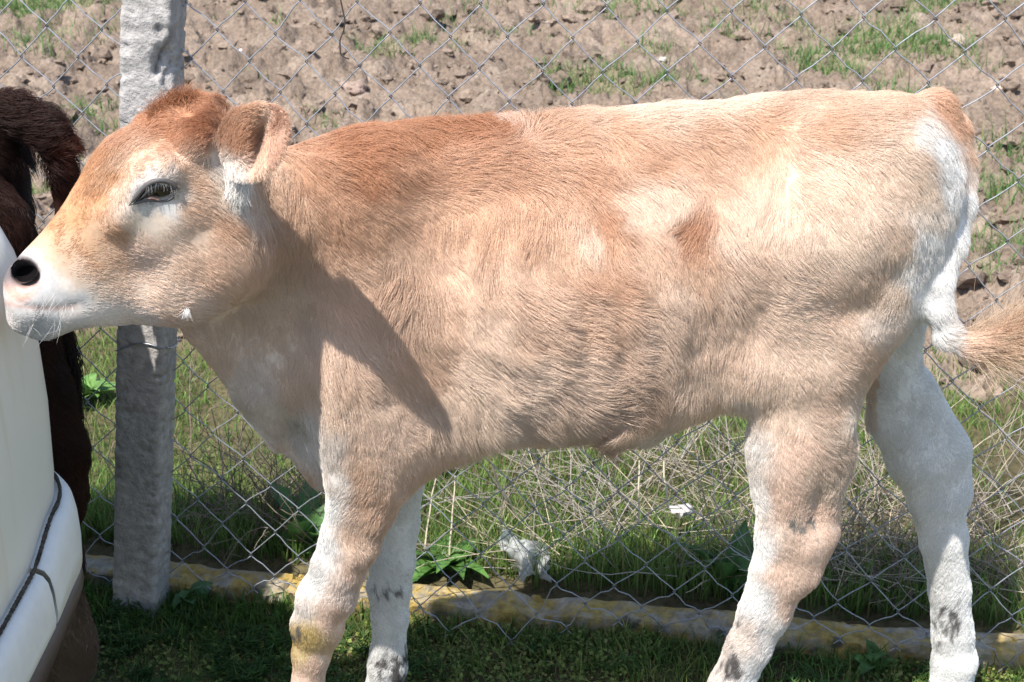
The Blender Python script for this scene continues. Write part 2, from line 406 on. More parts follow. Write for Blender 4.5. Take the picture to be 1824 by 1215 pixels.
    def surface(s, smooth=2):
        F = s.F; ins = F < 0
        n = s.n; nc = n-1
        any_in = np.zeros(nc, bool); all_in = np.ones(nc, bool)
        corners = [(i, j, k) for i in (0, 1) for j in (0, 1) for k in (0, 1)]
        for i, j, k in corners:
            v = ins[i:nc[0]+i, j:nc[1]+j, k:nc[2]+k]; any_in |= v; all_in &= v
        act = np.argwhere(any_in & ~all_in)
        idx = np.full(nc, -1, np.int32); idx[tuple(act.T)] = np.arange(len(act))
        acc = np.zeros((len(act), 3)); cnt = np.zeros(len(act))
        for a in corners:
            for ax in range(3):
                if a[ax]: continue
                b = list(a); b[ax] = 1
                fa = F[act[:, 0]+a[0], act[:, 1]+a[1], act[:, 2]+a[2]]; fb = F[act[:, 0]+b[0], act[:, 1]+b[1], act[:, 2]+b[2]]
                m = (fa < 0) != (fb < 0); t = np.where(m, fa/np.where(m, fa-fb, 1), 0)
                pos = np.repeat(np.array(a, float)[None], len(act), 0); pos[:, ax] += t
                acc += pos*m[:, None]; cnt += m
        V = s.lo + (act + acc/cnt[:, None])*s.h
        Q = []
        for ax in range(3):
            u, v = (ax+1) % 3, (ax+2) % 3
            A = [slice(None)]*3; B = [slice(None)]*3; A[ax] = slice(0, n[ax]-1); B[ax] = slice(1, n[ax])
            e = np.argwhere(ins[tuple(A)] != ins[tuple(B)])
            e = e[(e[:, u] > 0) & (e[:, v] > 0) & (e[:, u] < nc[u]) & (e[:, v] < nc[v])]
            fl = ins[tuple(e.T)]
            q = []
            for du, dv in ((1, 1), (0, 1), (0, 0), (1, 0)):
                c = e.copy(); c[:, u] -= du; c[:, v] -= dv; q.append(idx[tuple(c.T)])
            q = np.stack(q, -1); q[~fl] = q[~fl][:, ::-1]; Q.append(q)
        Q = np.concatenate(Q); Q = Q[(Q >= 0).all(1)]
        E = np.concatenate([Q[:, [0, 1]], Q[:, [1, 2]], Q[:, [2, 3]], Q[:, [3, 0]]])
        for _ in range(smooth):
            A = np.zeros_like(V); c = np.zeros(len(V))
            for p, r in ((0, 1), (1, 0)):
                for ch in range(3): A[:, ch] += np.bincount(E[:, p], V[E[:, r], ch], len(V))
                c += np.bincount(E[:, p], minlength=len(V))
            V = V*.5 + .5*A/np.maximum(c, 1)[:, None]
        return V, Q
def vnormals(V, Q):
    n = np.cross(V[Q[:, 2]]-V[Q[:, 0]], V[Q[:, 3]]-V[Q[:, 1]]) if Q.shape[1] == 4 else np.cross(V[Q[:, 1]]-V[Q[:, 0]], V[Q[:, 2]]-V[Q[:, 0]])
    N = np.zeros_like(V)
    for c in range(Q.shape[1]):
        for ch in range(3): N[:, ch] += np.bincount(Q[:, c], n[:, ch], len(V))
    return N/(np.linalg.norm(N, axis=1, keepdims=True)+1e-12)
def shepard(px, py, ctrl, power=2.0, eps=12.0):
    ctrl = np.asarray(ctrl, float); out = np.zeros((len(px), ctrl.shape[1]-2)); ws = np.zeros(len(px))
    for c in ctrl:
        w = 1/((px-c[0])**2+(py-c[1])**2+eps**2)**power
        out += w[:, None]*c[2:]; ws += w
    return out/ws[:, None]

def fur(name, V, Q, N, vcol, vlen, vdir, vlift, vden, count, parent, rad=.00018, clump=.55, per=14, wave=1.0, seed=1, mat=None):
    """short hairs combed over a surface: one hair-curve object"""
    g = np.random.default_rng(seed)
    T = np.concatenate([Q[:, [0, 1, 2]], Q[:, [0, 2, 3]]]) if Q.shape[1] == 4 else Q
    area = np.linalg.norm(np.cross(V[T[:, 1]]-V[T[:, 0]], V[T[:, 2]]-V[T[:, 0]]), axis=1)*vden[T].mean(1)
    t = g.choice(len(T), count, p=area/area.sum())
    b = g.random((count, 2)); fl = b.sum(1) > 1; b[fl] = 1-b[fl]; W = np.stack([1-b.sum(1), b[:, 0], b[:, 1]], -1)
    tri = T[t]; lerp = lambda A: (A[tri]*(W[..., None] if A.ndim > 1 else W)).sum(1)
    R = lerp(V); n = lerp(N); n /= np.linalg.norm(n, axis=1, keepdims=True); c = lerp(vcol); L = lerp(vlen); d = lerp(vdir); lift = lerp(vlift)
    L = L*(.55+.6*g.random(count))*(1+.25*noise(R[:, 0]*25, R[:, 1]*25, R[:, 2]*20, s=75))
    # locks: direction turned by noise that varies slowly over the skin
    th = wave*(.60*noise(R[:, 0]*15, R[:, 1]*15, R[:, 2]*10, s=70) + .45*noise(R[:, 0]*38, R[:, 1]*38, R[:, 2]*26, s=71) + .30*noise(R[:, 0]*85, R[:, 1]*85, R[:, 2]*60, s=73)) + .16*g.standard_normal(count)
    d = d - (d*n).sum(1, keepdims=True)*n; d /= np.linalg.norm(d, axis=1, keepdims=True)+1e-9
    bt = np.cross(n, d); d = d*np.cos(th)[:, None] + bt*np.sin(th)[:, None]
    lift = lift*(.7+.6*g.random(count)) + .22*noise(R[:, 0]*30, R[:, 1]*30, R[:, 2]*24, s=72) + .14*noise(R[:, 0]*75, R[:, 1]*75, R[:, 2]*60, s=74)
    K = 5; pts = np.zeros((count, K, 3)); pts[:, 0] = R - n*.001
    p = pts[:, 0].copy()
    for k in range(1, K):
        f = (k-1)/(K-2)
        dirk = d*1.0 + n*(lift*(1.15-1.25*f))[:, None] + np.array([0, 0, -.12*f])
        dirk += bt*(.10*wave*np.sin(f*3+th*7))[:, None]
        dirk /= np.linalg.norm(dirk, axis=1, keepdims=True)
        p = p + dirk*(L/(K-1))[:, None]; pts[:, k] = p
    # clumping towards a lock's middle hair
    m = max(1, count//per); kd = KDTree(m)
    ci = g.choice(count, m, replace=False)
    for i, q in enumerate(R[ci]): kd.insert(q, i)
    kd.balance(); near = np.fromiter((kd.find(q)[1] for q in R.tolist()), np.int64, count)
    tgt = pts[ci[near]]; amt = clump*np.linspace(0, 1, K)[None, :, None]**1.2*(.5+.5*g.random(count))[:, None, None]
    tl = tgt + (R-R[ci[near]])[:, None]*.25
    pts = pts*(1-amt) + tl*amt
    cu = bpy.data.hair_curves.new(name); cu.add_curves([K]*count)
    cu.attributes['position'].data.foreach_set('vector', pts.astype(np.float32).ravel())
    rr = (rad*np.array([1, 1, .9, .65, .18]))[None]*(.75+.5*g.random(count))[:, None]
    a = cu.attributes.get('radius') or cu.attributes.new('radius', 'FLOAT', 'POINT'); a.data.foreach_set('value', rr.astype(np.float32).ravel())
    lk = .10*(g.random(m)-.5)[near] + .22*(g.random(count)-.5)
    c4 = np.ones((count, 4), np.float32); c4[:, :3] = np.clip(c*(1+lk)[:, None], 0, .92)
    a = cu.attributes.new('col', 'FLOAT_COLOR', 'CURVE'); a.data.foreach_set('color', c4.ravel())
    return child(link(name, cu, mat or M_FUR), parent)

#@@CALF
# ------------------------------------------------------------------ the tan calf
def build_calf():
    Fd = Field((-.66, -.44, -.02), (.76, .25, 1.2), .0045)
    Y0 = 0.0; MP = mpp(900, 600, 0.0)
    X0 = np.array([0, 0, 0.]); S = np.array([1., 0, 0]); Zu = np.array([0, 0, 1.]); Ly = np.array([0, -1., 0])
    # trunk: photograph outline of back and belly at the middle plane
    rows = [(498, 560, 700, .02), (525, 450, 790, .060), (565, 330, 845, .092), (615, 262, 850, .122), (690, 233, 846, .150), (800, 222, 826, .182), (900, 219, 792, .198),
            (1000, 211, 780, .207), (1100, 203, 778, .210), (1180, 194, 765, .206), (1260, 186, 715, .194), (1340, 176, 675, .182), (1420, 168, 660, .178), (1500, 168, 660, .174),
            (1570, 176, 600, .160), (1622, 186, 540, .138), (1658, 205, 470, .105), (1678, 240, 400, .06), (1688, 290, 340, .015)]
    st = [(P(x, 500, 0)[0], P(x, t, 0)[2], P(x, b-(44 if x < 1150 else 30), 0)[2], w*.86, 0) for x, t, b, w in rows]
    Fd.loft(X0, S, Zu, Ly, st, k=.02, n=2.15, lo=(-.5, -.26, .3), hi=(.76, .24, 1.15), taper=.42, low=1.1)
    def C(chain, k=.035):
        Fd.chain([(P(px, py, y), r*mpp(px, py, y), l) for px, py, r, y, l in chain], k, .0035)
    # neck, bending towards the camera, with dewlap and brisket
    C([(618, 550, 232, -.01, .42), (526, 478, 202, -.06, .42), (434, 422, 165, -.13, .44)], .05)
    C([(362, 585, 22, -.15, .7), (444, 690, 22, -.11, .8), (505, 778, 26, -.06, .9), (575, 838, 28, -.03, 1.0)], .035)
    # shoulder and near fore leg
    C([(660, 420, 110, -.085, .55), (610, 640, 112, -.095, .62), (668, 760, 90, -.098, .7)], .06)
    C([(668, 760, 88, -.10, .7), (652, 850, 61, -.105, .72), (643, 900, 53, -.105, .75), (624, 955, 44, -.105, .78), (604, 1005, 39, -.105, .82), (584, 1060, 43, -.105, .85), (566, 1115, 40, -.105, .85),
       (555, 1165, 28, -.105, .85), (548, 1215, 22, -.105, .85), (545, 1275, 23, -.105, .9), (540, 1320, 29, -.105, 1.0), (530, 1368, 26, -.105, 1.0)], .034)
    Fd.bump(P(636, 1000, -.14), .006, .02)
    # far fore leg
    C([(690, 760, 80, .07, .7), (705, 850, 45, .09, .75), (704, 930, 36, .095, .78), (699, 1000, 34, .095, .8), (694, 1045, 33, .095, .85), (695, 1100, 27, .095, .85), (692, 1160, 26, .095, .85),
       (690, 1185, 29, .095, .95), (687, 1212, 27, .095, 1.0), (680, 1230, 27, .095, 1.0)], .034)
    # thigh and near hind leg
    C([(1545, 330, 118, -.075, .75), (1490, 480, 134, -.090, .62), (1436, 640, 92, -.105, .64), (1428, 740, 74, -.11, .7), (1422, 810, 68, -.11, .72)], .045)
    C([(1565, 430, 56, -.085, .9), (1545, 560, 32, -.09, .9), (1486, 720, 22, -.10, .9)], .035)
    C([(1422, 800, 68, -.11, .72), (1412, 880, 58, -.11, .7), (1408, 950, 52, -.11, .72), (1390, 1020, 46, -.11, .75), (1362, 1090, 38, -.11, .8), (1335, 1150, 33, -.11, .8), (1304, 1215, 32, -.11, .82), (1274, 1275, 32, -.11, .9), (1262, 1318, 34, -.11, 1), (1245, 1368, 31, -.11, 1)], .034)
    C([(1490, 800, 18, -.105, .9), (1474, 870, 12, -.108, 1), (1464, 945, 20, -.11, .9), (1430, 1010, 21, -.11, .9)], .03)
    # far hind leg
    C([(1590, 480, 70, .07, .8), (1588, 640, 44, .09, .8), (1608, 740, 54, .10, .7), (1644, 810, 58, .10, .7), (1666, 880, 42, .10, .72), (1681, 960, 36, .10, .78), (1691, 1050, 30, .10, .8), (1697, 1130, 30, .10, .82),
       (1700, 1178, 34, .10, .9), (1696, 1205, 31, .10, 1), (1690, 1222, 30, .10, 1)], .034)
    C([(1640, 690, 14, .095, .9), (1702, 800, 17, .10, 1), (1698, 880, 20, .10, 1)], .03)
    Fd.bump(P(1736, 1190, .12), .011, .013)
    # navel fold, flank fold
    C([(1095, 768, 20, -.02, 1), (1150, 768, 20, -.02, .8), (1195, 745, 14, -.02, .8)], .04)
    C([(1260, 650, 34, -.11, .6), (1330, 650, 28, -.12, .6), (1390, 630, 36, -.12, .6)], .05)
    # muscle and bone relief on the near side
    B = Fd.bump
    for px, py, y, amp, sx, sz in ((1390, 215, -0.118, .008, .06, .05), (1345, 300, -0.160, -.020, .07, .06), (1260, 330, -0.168, -.012, .09, .07), (1640, 250, -.10, .018, .05, .05), (1520, 400, -0.160, .012, .12, .10),
                                   (770, 400, -0.151, -.010, .05, .12), (690, 330, -0.126, .012, .06, .10), (800, 700, -0.160, -.014, .05, .10), (640, 660, -0.143, .010, .06, .08), (540, 640, -.14, -.016, .035, .14), (520, 820, -.10, -.014, .03, .05),
                                   (1440, 625, -0.16, -.008, .05, .03), (1510, 560, -0.16, -.011, .05, .03), (1585, 490, -0.143, -.011, .04, .04), (1330, 560, -0.176, -.010, .07, .08)):
        B(P(px, py, y), amp, sx, .08, sz)
    for i, px in enumerate((880, 950, 1020, 1090, 1160)):
        a, b = P(px, 330, -.165), P(px+40, 600, -.175)
        for t in (0, .33, .66, 1): B(a+(b-a)*t, .0045, .018, .05, .05)
    for px, py, y, amp, sx, sz in ((535, 1085, -.135, .005, .018, .018), (600, 1120, -.14, -.004, .012, .03), (560, 1120, -.14, .004, .015, .015), (605, 1040, -.14, .003, .014, .02), (640, 930, -.145, -.004, .010, .06), (1455, 900, -.145, -.007, .012, .05), (1400, 960, -.15, .004, .02, .025), (1440, 990, -.15, .004, .014, .018), (1370, 1120, -.145, -.004, .008, .05), (1345, 1140, -.15, .003, .010, .05)):
        B(P(px, py, y), amp, sx, .05, sz)
    # tail
    C([(1668, 196, 30, 0, 1.0), (1692, 232, 26, .0, 1.1), (1704, 290, 23, -.02, 1.0), (1704, 360, 21, -.05, 1.0), (1692, 430, 21, -.085, 1.0), (1672, 500, 21, -.105, 1), (1672, 550, 20, -.115, 1), (1688, 594, 18, -.12, 1), (1718, 614, 14, -.125, 1), (1762, 608, 8, -.13, 1), (1800, 594, 5, -.135, 1)], .018)
    # ---------------- head
    nose, poll = P(12, 504, -.222), P(330, 182, -.175)
    Sh = nose-poll; Lh = np.linalg.norm(Sh); Sh /= Lh
    Lt = np.cross(np.array([0, 0, 1.]), Sh); Lt /= np.linalg.norm(Lt)
    if Lt[1] > 0: Lt = -Lt                                        # towards the camera
    roll = math.radians(-5)
    Uh = np.cross(Lt, Sh); Uh *= np.sign(Uh[2])
    Lt, Uh = Lt*math.cos(roll)+Uh*math.sin(roll), Uh*math.cos(roll)-Lt*math.sin(roll)
    m = mpp(200, 400, -.24); ks = Lh/449.0
    hr = [(-38, -40, -120, .02), (-10, -34, -160, .050), (30, -8, -205, .068), (80, 26, -262, .080), (130, 46, -288, .085), (180, 44, -290, .081), (235, 34, -284, .074), (290, 22, -268, .064), (345, 17, -226, .056), (400, 16, -174, .052),
          (435, 14, -120, .053), (458, 4, -92, .050), (474, -18, -74, .040), (484, -45, -66, .018)]
    st = [(s*ks, t*m, b*m, w, 0) for s, t, b, w in hr]
    Fd.loft(poll, Sh, Uh, Lt, st, k=.03, n=2.25, lo=poll-.5, hi=poll+.4)
    H = lambda s, u, l: poll + Sh*(s*ks) + Uh*(u*m) + Lt*l
    Fd.cone(H(160, -215, .045), H(235, -215, .040), .062, .050, .8, .8, .03); Fd.cone(H(160, -215, -.045), H(235, -215, -.04), .062, .05, .8, .8, .03)   # cheeks
    Fd.cone(H(5, -34, .0), H(30, -24, 0), .020, .028, 1, 1, .03)                                     # poll
    for sgn in (1, -1):
        Fd.cone(H(100, -28, .072*sgn), H(205, -34, .064*sgn), .024, .020, 1, 1, .02)             # brow
        Fd.cone(H(135, -100, .070*sgn), H(215, -94, .054*sgn), .018, .015, 1, 1, .03)            # lower orbit
        Fd.cone(H(428, -44, .026*sgn), H(462, -58, .022*sgn), .027, .024, 1, 1, .012)            # nostril wing
        Fd.cone(H(385, -120, .028*sgn), H(455, -92, .022*sgn), .022, .022, 1, 1, .012)           # upper lip
        Fd.cone(H(8, -46, .046*sgn), H(18, -44, .056*sgn), .020, .016, 1, 1, .025)                 # horn bud
    Fd.cone(H(300, -186, 0), H(420, -106, 0), .034, .018, 1, 1, .02)                             # chin and lower jaw
    B(H(270, -120, .07), -.006, .04)
    # nostril and mouth slit
    V0, Q0 = Fd.surface(0)
    bv = BVHTree.FromPolygons(V0.tolist(), Q0.tolist())
    def hit(px, py, bvh=None):
        d = Vector(P(px, py, 0)-CAM).normalized(); h = (bvh or bv).ray_cast(Vector(CAM), d)
        return np.array(h[0]) if h[0] is not None else None
    q = hit(46, 487)
    vd = (q-CAM)/np.linalg.norm(q-CAM)
    if q is not None: Fd.carve(q-vd*.002, q+vd*.050+Uh*.006, .0150, .0120, 1, .003)
    mp = [hit(x, y) for x, y in ((24, 536), (45, 546), (75, 551), (105, 551), (135, 546), (150, 540))]
    mp = [p_ for p_ in mp if p_ is not None]
    for a, b in zip(mp[:-1], mp[1:]): Fd.carve(a+vd*.0005, b+vd*.0005, .0026, .0026, 1, .004)
    V, Q = Fd.surface(4)
    # ---------------- the near ear, a folded cup joined to the body mesh, and the far ear hidden behind the poll
    out = [(392, 282), (388, 250), (396, 218), (416, 198), (444, 188), (474, 184), (500, 192), (513, 212), (512, 240), (503, 268), (488, 290), (468, 310), (440, 318), (412, 312)]
    out = np.array(out, float); th = np.linspace(0, 1, len(out)+1)[:-1]
    tt = np.linspace(0, 1, 57)[:-1]; oc = np.vstack([out, out[:1]]); o2 = np.stack([np.interp(tt, np.append(th, 1), oc[:, c]) for c in (0, 1)], -1)
    for _ in range(6): o2 = (np.roll(o2, 1, 0)+2*o2+np.roll(o2, -1, 0))/4
    cen = np.array([446., 256.]); nr = 12; front = []; back = []
    hb = hit(392, 292); yb = (hb[1] if hb is not None else -.22) - .006
    for i in range(nr+1):
        f = i/nr
        for pq in o2:
            x, y = cen+(pq-cen)*f
            fold = .017*math.exp(-((x-426)/22)**2)*(1-.45*f*f) - .022*math.exp(-((x-466-(y-250)*-.22)/17)**2)*(1-f**4)*math.exp(-((y-246)/46)**2) + .012*math.exp(-((x-510)/16)**2) + .006*f**3
            yy = yb - (x-392)*.00078 - fold
            front.append(P(x, y, yy))
            yy2 = yy + .004 + .014*(1-f*f)
            back.append(P(x, y, yy2))
    n0 = len(V); k = len(o2); EV = np.array(front+back); EQ = []
    nf = (nr+1)*k
    for i in range(nr):
        for j in range(k):
            a, b, c, d = i*k+j, i*k+(j+1) % k, (i+1)*k+(j+1) % k, (i+1)*k+j
            EQ.append((a, b, c, d)); EQ.append((nf+a, nf+d, nf+c, nf+b))
    for j in range(k): a, b = nr*k+j, nr*k+(j+1) % k; EQ.append((a, b, nf+b, nf+a))
    EQ = np.array(EQ); nrm = vnormals(EV, EQ)
    if (nrm[:nf]@(CAM-EV[:nf].mean(0)) ).mean() < 0: EQ = EQ[:, ::-1]
    earmask = np.concatenate([np.zeros(len(V), int), np.ones(nf, int), np.full(nf, 2)])
    V = np.vstack([V, EV]); Q = np.vstack([Q, EQ+n0])
    N = vnormals(V, Q)
    px, py = proj(V)
    # ---------------- coat colours (the animal's own markings)
    R_, T_, P_, C_, W_ = (.51, .265, .15), (.68, .465, .325), (.755, .59, .465), (.775, .635, .51), (.80, .78, .75)
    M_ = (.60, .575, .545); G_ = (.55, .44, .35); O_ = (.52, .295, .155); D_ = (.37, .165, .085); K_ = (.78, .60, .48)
    mk = lambda a, b, t: tuple(a[i]*(1-t)+b[i]*t for i in range(3))
    ctrl = [(320, 155, D_), (345, 175, R_), (270, 195, R_), (310, 230, R_), (220, 235, mk(R_, T_, .4)), (180, 265, mk(R_, O_, .6)), (365, 215, D_), (300, 262, mk(T_, R_, .5)), (150, 300, O_), (128, 350, O_), (180, 350, mk(R_, O_, .8)), (210, 310, O_),
            (130, 390, O_), (100, 420, mk(O_, C_, .15)), (70, 436, mk(O_, C_, .35)), (150, 440, mk(O_, C_, .15)), (200, 420, mk(O_, C_, .2)), (130, 480, mk(O_, C_, .6)), (180, 490, mk(O_, C_, .6)),
            (62, 456, M_), (84, 482, M_), (96, 508, M_), (112, 532, M_), (80, 520, M_), (118, 505, mk(W_, C_, .6)), (125, 490, mk(O_, C_, .6)), (105, 470, mk(O_, C_, .5)), (85, 458, mk(O_, C_, .5)), (145, 532, M_), (90, 568, M_), (60, 560, M_), (130, 568, mk(M_, P_, .3)), (180, 565, mk(W_, P_, .5)), (240, 570, mk(W_, P_, .7)), (35, 452, M_), (20, 440, C_), (50, 432, mk(O_, C_, .3)), (100, 446, mk(O_, C_, .25)), (120, 462, mk(O_, C_, .3)), (90, 400, O_), (60, 420, mk(O_, C_, .2)), (140, 500, mk(O_, C_, .7)), (170, 515, C_), (170, 470, mk(O_, C_, .3)), (200, 460, mk(O_, P_, .5)),
            (228, 360, mk(M_, C_, .5)), (243, 334, M_), (272, 311, mk(M_, C_, .3)), (306, 313, mk(M_, C_, .5)), (320, 345, mk(M_, C_, .5)), (260, 370, M_), (298, 368, M_), (215, 350, mk(O_, C_, .6)), (240, 392, C_), (280, 392, mk(C_, P_, .3)), (225, 320, mk(O_, C_, .6)), (255, 296, mk(C_, T_, .6)), (290, 294, mk(C_, T_, .6)), (250, 270, mk(T_, C_, .1)), (220, 290, mk(C_, O_, .6)), (320, 290, mk(P_, T_, .5)), (345, 330, mk(T_, G_, .3)), (335, 370, mk(T_, G_, .3)),
            (250, 440, K_), (300, 440, P_), (350, 400, mk(T_, G_, .5)), (330, 470, mk(T_, G_, .5)), (390, 400, T_), (380, 480, mk(T_, P_, .3)), (300, 520, mk(P_, G_, .3)), (250, 520, P_), (330, 550, P_), (300, 590, mk(T_, P_, .5)),
            (400, 305, mk(W_, C_, .4)), (420, 335, W_), (395, 330, C_), (440, 345, C_), (420, 250, mk(R_, T_, .4)), (440, 210, mk(R_, T_, .6)), (480, 200, mk(T_, P_, .3)), (500, 240, mk(T_, P_, .4)), (470, 300, mk(T_, P_, .5)),
            (520, 260, mk(T_, R_, .35)), (480, 340, mk(T_, P_, .2)), (560, 300, mk(R_, T_, .4)), (520, 400, T_), (450, 450, mk(T_, P_, .4)), (440, 560, P_), (500, 560, P_), (380, 640, P_), (420, 690, mk(P_, W_, .4)), (470, 740, mk(P_, W_, .5)),
            (540, 750, mk(P_, W_, .7)), (595, 785, mk(P_, W_, .6)), (560, 800, mk(P_, W_, .7)), (540, 690, P_), (600, 720, mk(P_, C_, .4)), (640, 790, P_), (490, 810, mk(P_, W_, .3)), (530, 860, mk(T_, P_, .6)), (560, 640, P_), (620, 680, mk(T_, P_, .7)), (650, 730, P_),
            (620, 250, R_), (640, 300, R_), (690, 245, R_), (750, 232, R_), (820, 222, R_), (880, 222, R_), (720, 300, mk(R_, T_, .4)), (800, 290, mk(R_, T_, .55)), (900, 290, mk(R_, T_, .6)), (600, 380, mk(R_, T_, .6)), (660, 400, mk(T_, R_, .2)),
            (920, 215, K_), (960, 215, T_), (1040, 205, mk(T_, C_, .4)), (1120, 196, C_), (1220, 183, C_), (1320, 172, mk(C_, P_, .3)), (1000, 260, T_), (1100, 240, T_), (1050, 310, mk(R_, T_, .7)), (1150, 290, mk(R_, T_, .8)), (1250, 260, T_), (1300, 300, mk(T_, P_, .3)),
            (1360, 262, T_), (1345, 225, T_), (1430, 180, mk(T_, C_, .4)), (1480, 230, T_), (1550, 215, mk(T_, C_, .3)), (1600, 190, mk(T_, C_, .2)), (1680, 195, mk(T_, R_, .3)), (1700, 220, mk(T_, R_, .2)),
            (1645, 238, mk(C_, W_, .7)), (1672, 258, W_), (1692, 295, W_), (1690, 335, W_), (1600, 245, mk(C_, T_, .2)), (1640, 290, mk(C_, P_, .5)), (1655, 340, C_), (1660, 380, mk(C_, W_, .4)), (1560, 300, mk(C_, P_, .5)), (1620, 320, mk(C_, P_, .4)), (1480, 310, mk(C_, P_, .5)), (1400, 310, mk(P_, T_, .3)), (1385, 350, P_), (1400, 400, mk(C_, P_, .5)), (1500, 420, C_), (1600, 420, mk(C_, P_, .6)), (1650, 420, W_),
            (700, 470, mk(T_, P_, .3)), (640, 520, mk(T_, P_, .3)), (760, 380, T_), (850, 400, T_), (950, 400, T_), (820, 480, mk(T_, P_, .5)), (920, 500, mk(T_, P_, .5)), (1010, 430, mk(T_, P_, .2)), (1078, 392, mk(T_, R_, .7)), (1095, 420, mk(T_, R_, .3)), (1050, 420, P_), (1110, 380, P_), (1130, 440, mk(T_, P_, .4)),
            (1200, 370, mk(C_, P_, .6)), (1150, 345, mk(C_, P_, .6)), (1248, 402, mk(T_, R_, .8)), (1232, 430, mk(T_, R_, .6)), (1250, 475, mk(T_, P_, .3)), (1205, 430, mk(T_, P_, .3)), (1290, 420, mk(C_, P_, .5)), (1320, 360, P_), (1300, 500, P_), (1200, 520, P_), (1065, 490, mk(T_, R_, .2)), (1050, 560, mk(T_, P_, .4)),
            (860, 570, P_), (950, 580, mk(T_, P_, .6)), (780, 560, mk(T_, P_, .5)), (740, 650, mk(T_, P_, .4)), (840, 660, mk(P_, C_, .5)), (930, 670, mk(P_, C_, .4)), (1010, 680, P_), (800, 740, mk(P_, C_, .4)), (880, 745, mk(P_, C_, .6)), (960, 750, mk(P_, G_, .2)),
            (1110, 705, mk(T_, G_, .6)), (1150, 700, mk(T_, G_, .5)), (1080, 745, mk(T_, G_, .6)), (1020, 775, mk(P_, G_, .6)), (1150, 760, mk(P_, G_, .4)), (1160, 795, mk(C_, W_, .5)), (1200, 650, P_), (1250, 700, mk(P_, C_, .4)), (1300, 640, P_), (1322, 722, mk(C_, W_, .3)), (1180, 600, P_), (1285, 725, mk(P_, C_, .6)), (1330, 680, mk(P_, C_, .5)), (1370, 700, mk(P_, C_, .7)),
            (1400, 520, mk(C_, P_, .6)), (1480, 540, P_), (1560, 500, mk(P_, G_, .3)), (1600, 520, mk(C_, G_, .3)), (1635, 500, W_), (1400, 640, mk(P_, C_, .4)), (1460, 650, mk(P_, C_, .4)), (1540, 640, P_), (1580, 590, mk(P_, W_, .4)), (1480, 720, P_), (1400, 740, mk(P_, C_, .6)), (1340, 790, mk(W_, C_, .3)), (1420, 800, K_),
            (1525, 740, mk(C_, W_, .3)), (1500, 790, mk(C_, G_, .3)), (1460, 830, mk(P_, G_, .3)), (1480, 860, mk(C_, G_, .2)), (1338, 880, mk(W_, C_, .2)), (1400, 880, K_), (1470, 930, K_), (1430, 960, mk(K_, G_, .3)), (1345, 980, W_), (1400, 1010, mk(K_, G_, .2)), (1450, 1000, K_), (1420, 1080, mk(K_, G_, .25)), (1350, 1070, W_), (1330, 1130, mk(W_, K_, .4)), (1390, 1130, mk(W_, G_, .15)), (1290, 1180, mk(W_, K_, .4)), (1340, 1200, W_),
            (650, 840, mk(T_, P_, .6)), (700, 830, P_), (600, 860, mk(W_, P_, .3)), (580, 900, W_), (660, 890, mk(T_, P_, .5)), (720, 860, K_), (690, 910, mk(T_, P_, .4)), (630, 960, mk(P_, T_, .2)), (575, 970, W_), (640, 1010, K_), (560, 1030, W_), (600, 1050, mk(W_, K_, .6)), (530, 1080, mk(W_, K_, .3)), (590, 1100, K_), (560, 1180, K_), (540, 1210, K_),
            (520, 1140, (.56, .42, .20)), (545, 1135, (.56, .43, .19)), (540, 1160, (.58, .45, .24)),
            (1655, 540, W_), (1668, 590, W_), (1690, 600, mk(W_, C_, .3)), (1725, 610, mk(T_, C_, .4)), (1780, 600, T_), (1730, 270, mk(T_, G_, .3)), (1730, 310, mk(P_, W_, .4)), (1725, 350, W_), (1700, 420, W_), (1675, 480, W_)]
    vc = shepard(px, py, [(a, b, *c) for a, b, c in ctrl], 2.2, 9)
    far = (V[:, 1] > .035) & (py > 480+0*px) & ((py > 760) | (px > 1560))
    farcol = np.array([.80, .785, .755])
    vc[far] = farcol
    vc *= (1+.07*fbm(V[:, 0]*14, V[:, 1]*14, V[:, 2]*14, s=90, o=3))[:, None]
    # mud and dung specks on the lower legs
    sp = .9*noise(V[:, 0]*240, V[:, 1]*240, V[:, 2]*90, s=91) + .5*noise(V[:, 0]*90, V[:, 1]*90, V[:, 2]*50, s=92)
    def dirt(cx, cy, rx, ry, isfar, lvl, colr=(.17, .155, .145)):
        w = np.exp(-((px-cx)/rx)**2-((py-cy)/ry)**2)*(far if isfar else ~far)
        t = sstep(lvl, lvl+.25, sp + w*1.6 - .9)*(w > .04); vc[:] = vc*(1-t[:, None]) + t[:, None]*np.array(colr)
    dirt(1690, 1105, 50, 56, True, .5); dirt(705, 1190, 44, 58, True, .3); dirt(690, 1050, 40, 20, True, .4); dirt(1300, 1185, 30, 36, False, .3); dirt(530, 1128, 16, 14, False, .1); dirt(1425, 930, 40, 60, False, .6, (.3, .28, .25)); dirt(1320, 1105, 12, 14, False, .5)
    # skin of the muzzle
    e = ((px-38)/34)**2+((py-496)/42)**2
    muz = sstep(1.3, .75, e)*(px < 75)*(V[:, 1] < -.06)
    pad = np.array([.13, .105, .10])*(1-sstep(490, 530, py))[:, None] + np.array([.50, .32, .25])*sstep(490, 530, py)[:, None]
    vc = vc*(1-muz[:, None]) + muz[:, None]*pad
    lip = np.exp(-((py-(549-((px-85)/75)**2*8))/4.5)**2)*sstep(160, 130, px)*(V[:, 1] < -.06); vc = vc*(1-.75*lip[:, None]) + .75*lip[:, None]*np.array([.27, .15, .115])
    nst = np.exp(-(((px-46)/24)**2+((py-487)/20)**2)**3)*(V[:, 1] < -.06); vc = vc*(1-nst[:, None]) + nst[:, None]*np.array([.008, .007, .006])
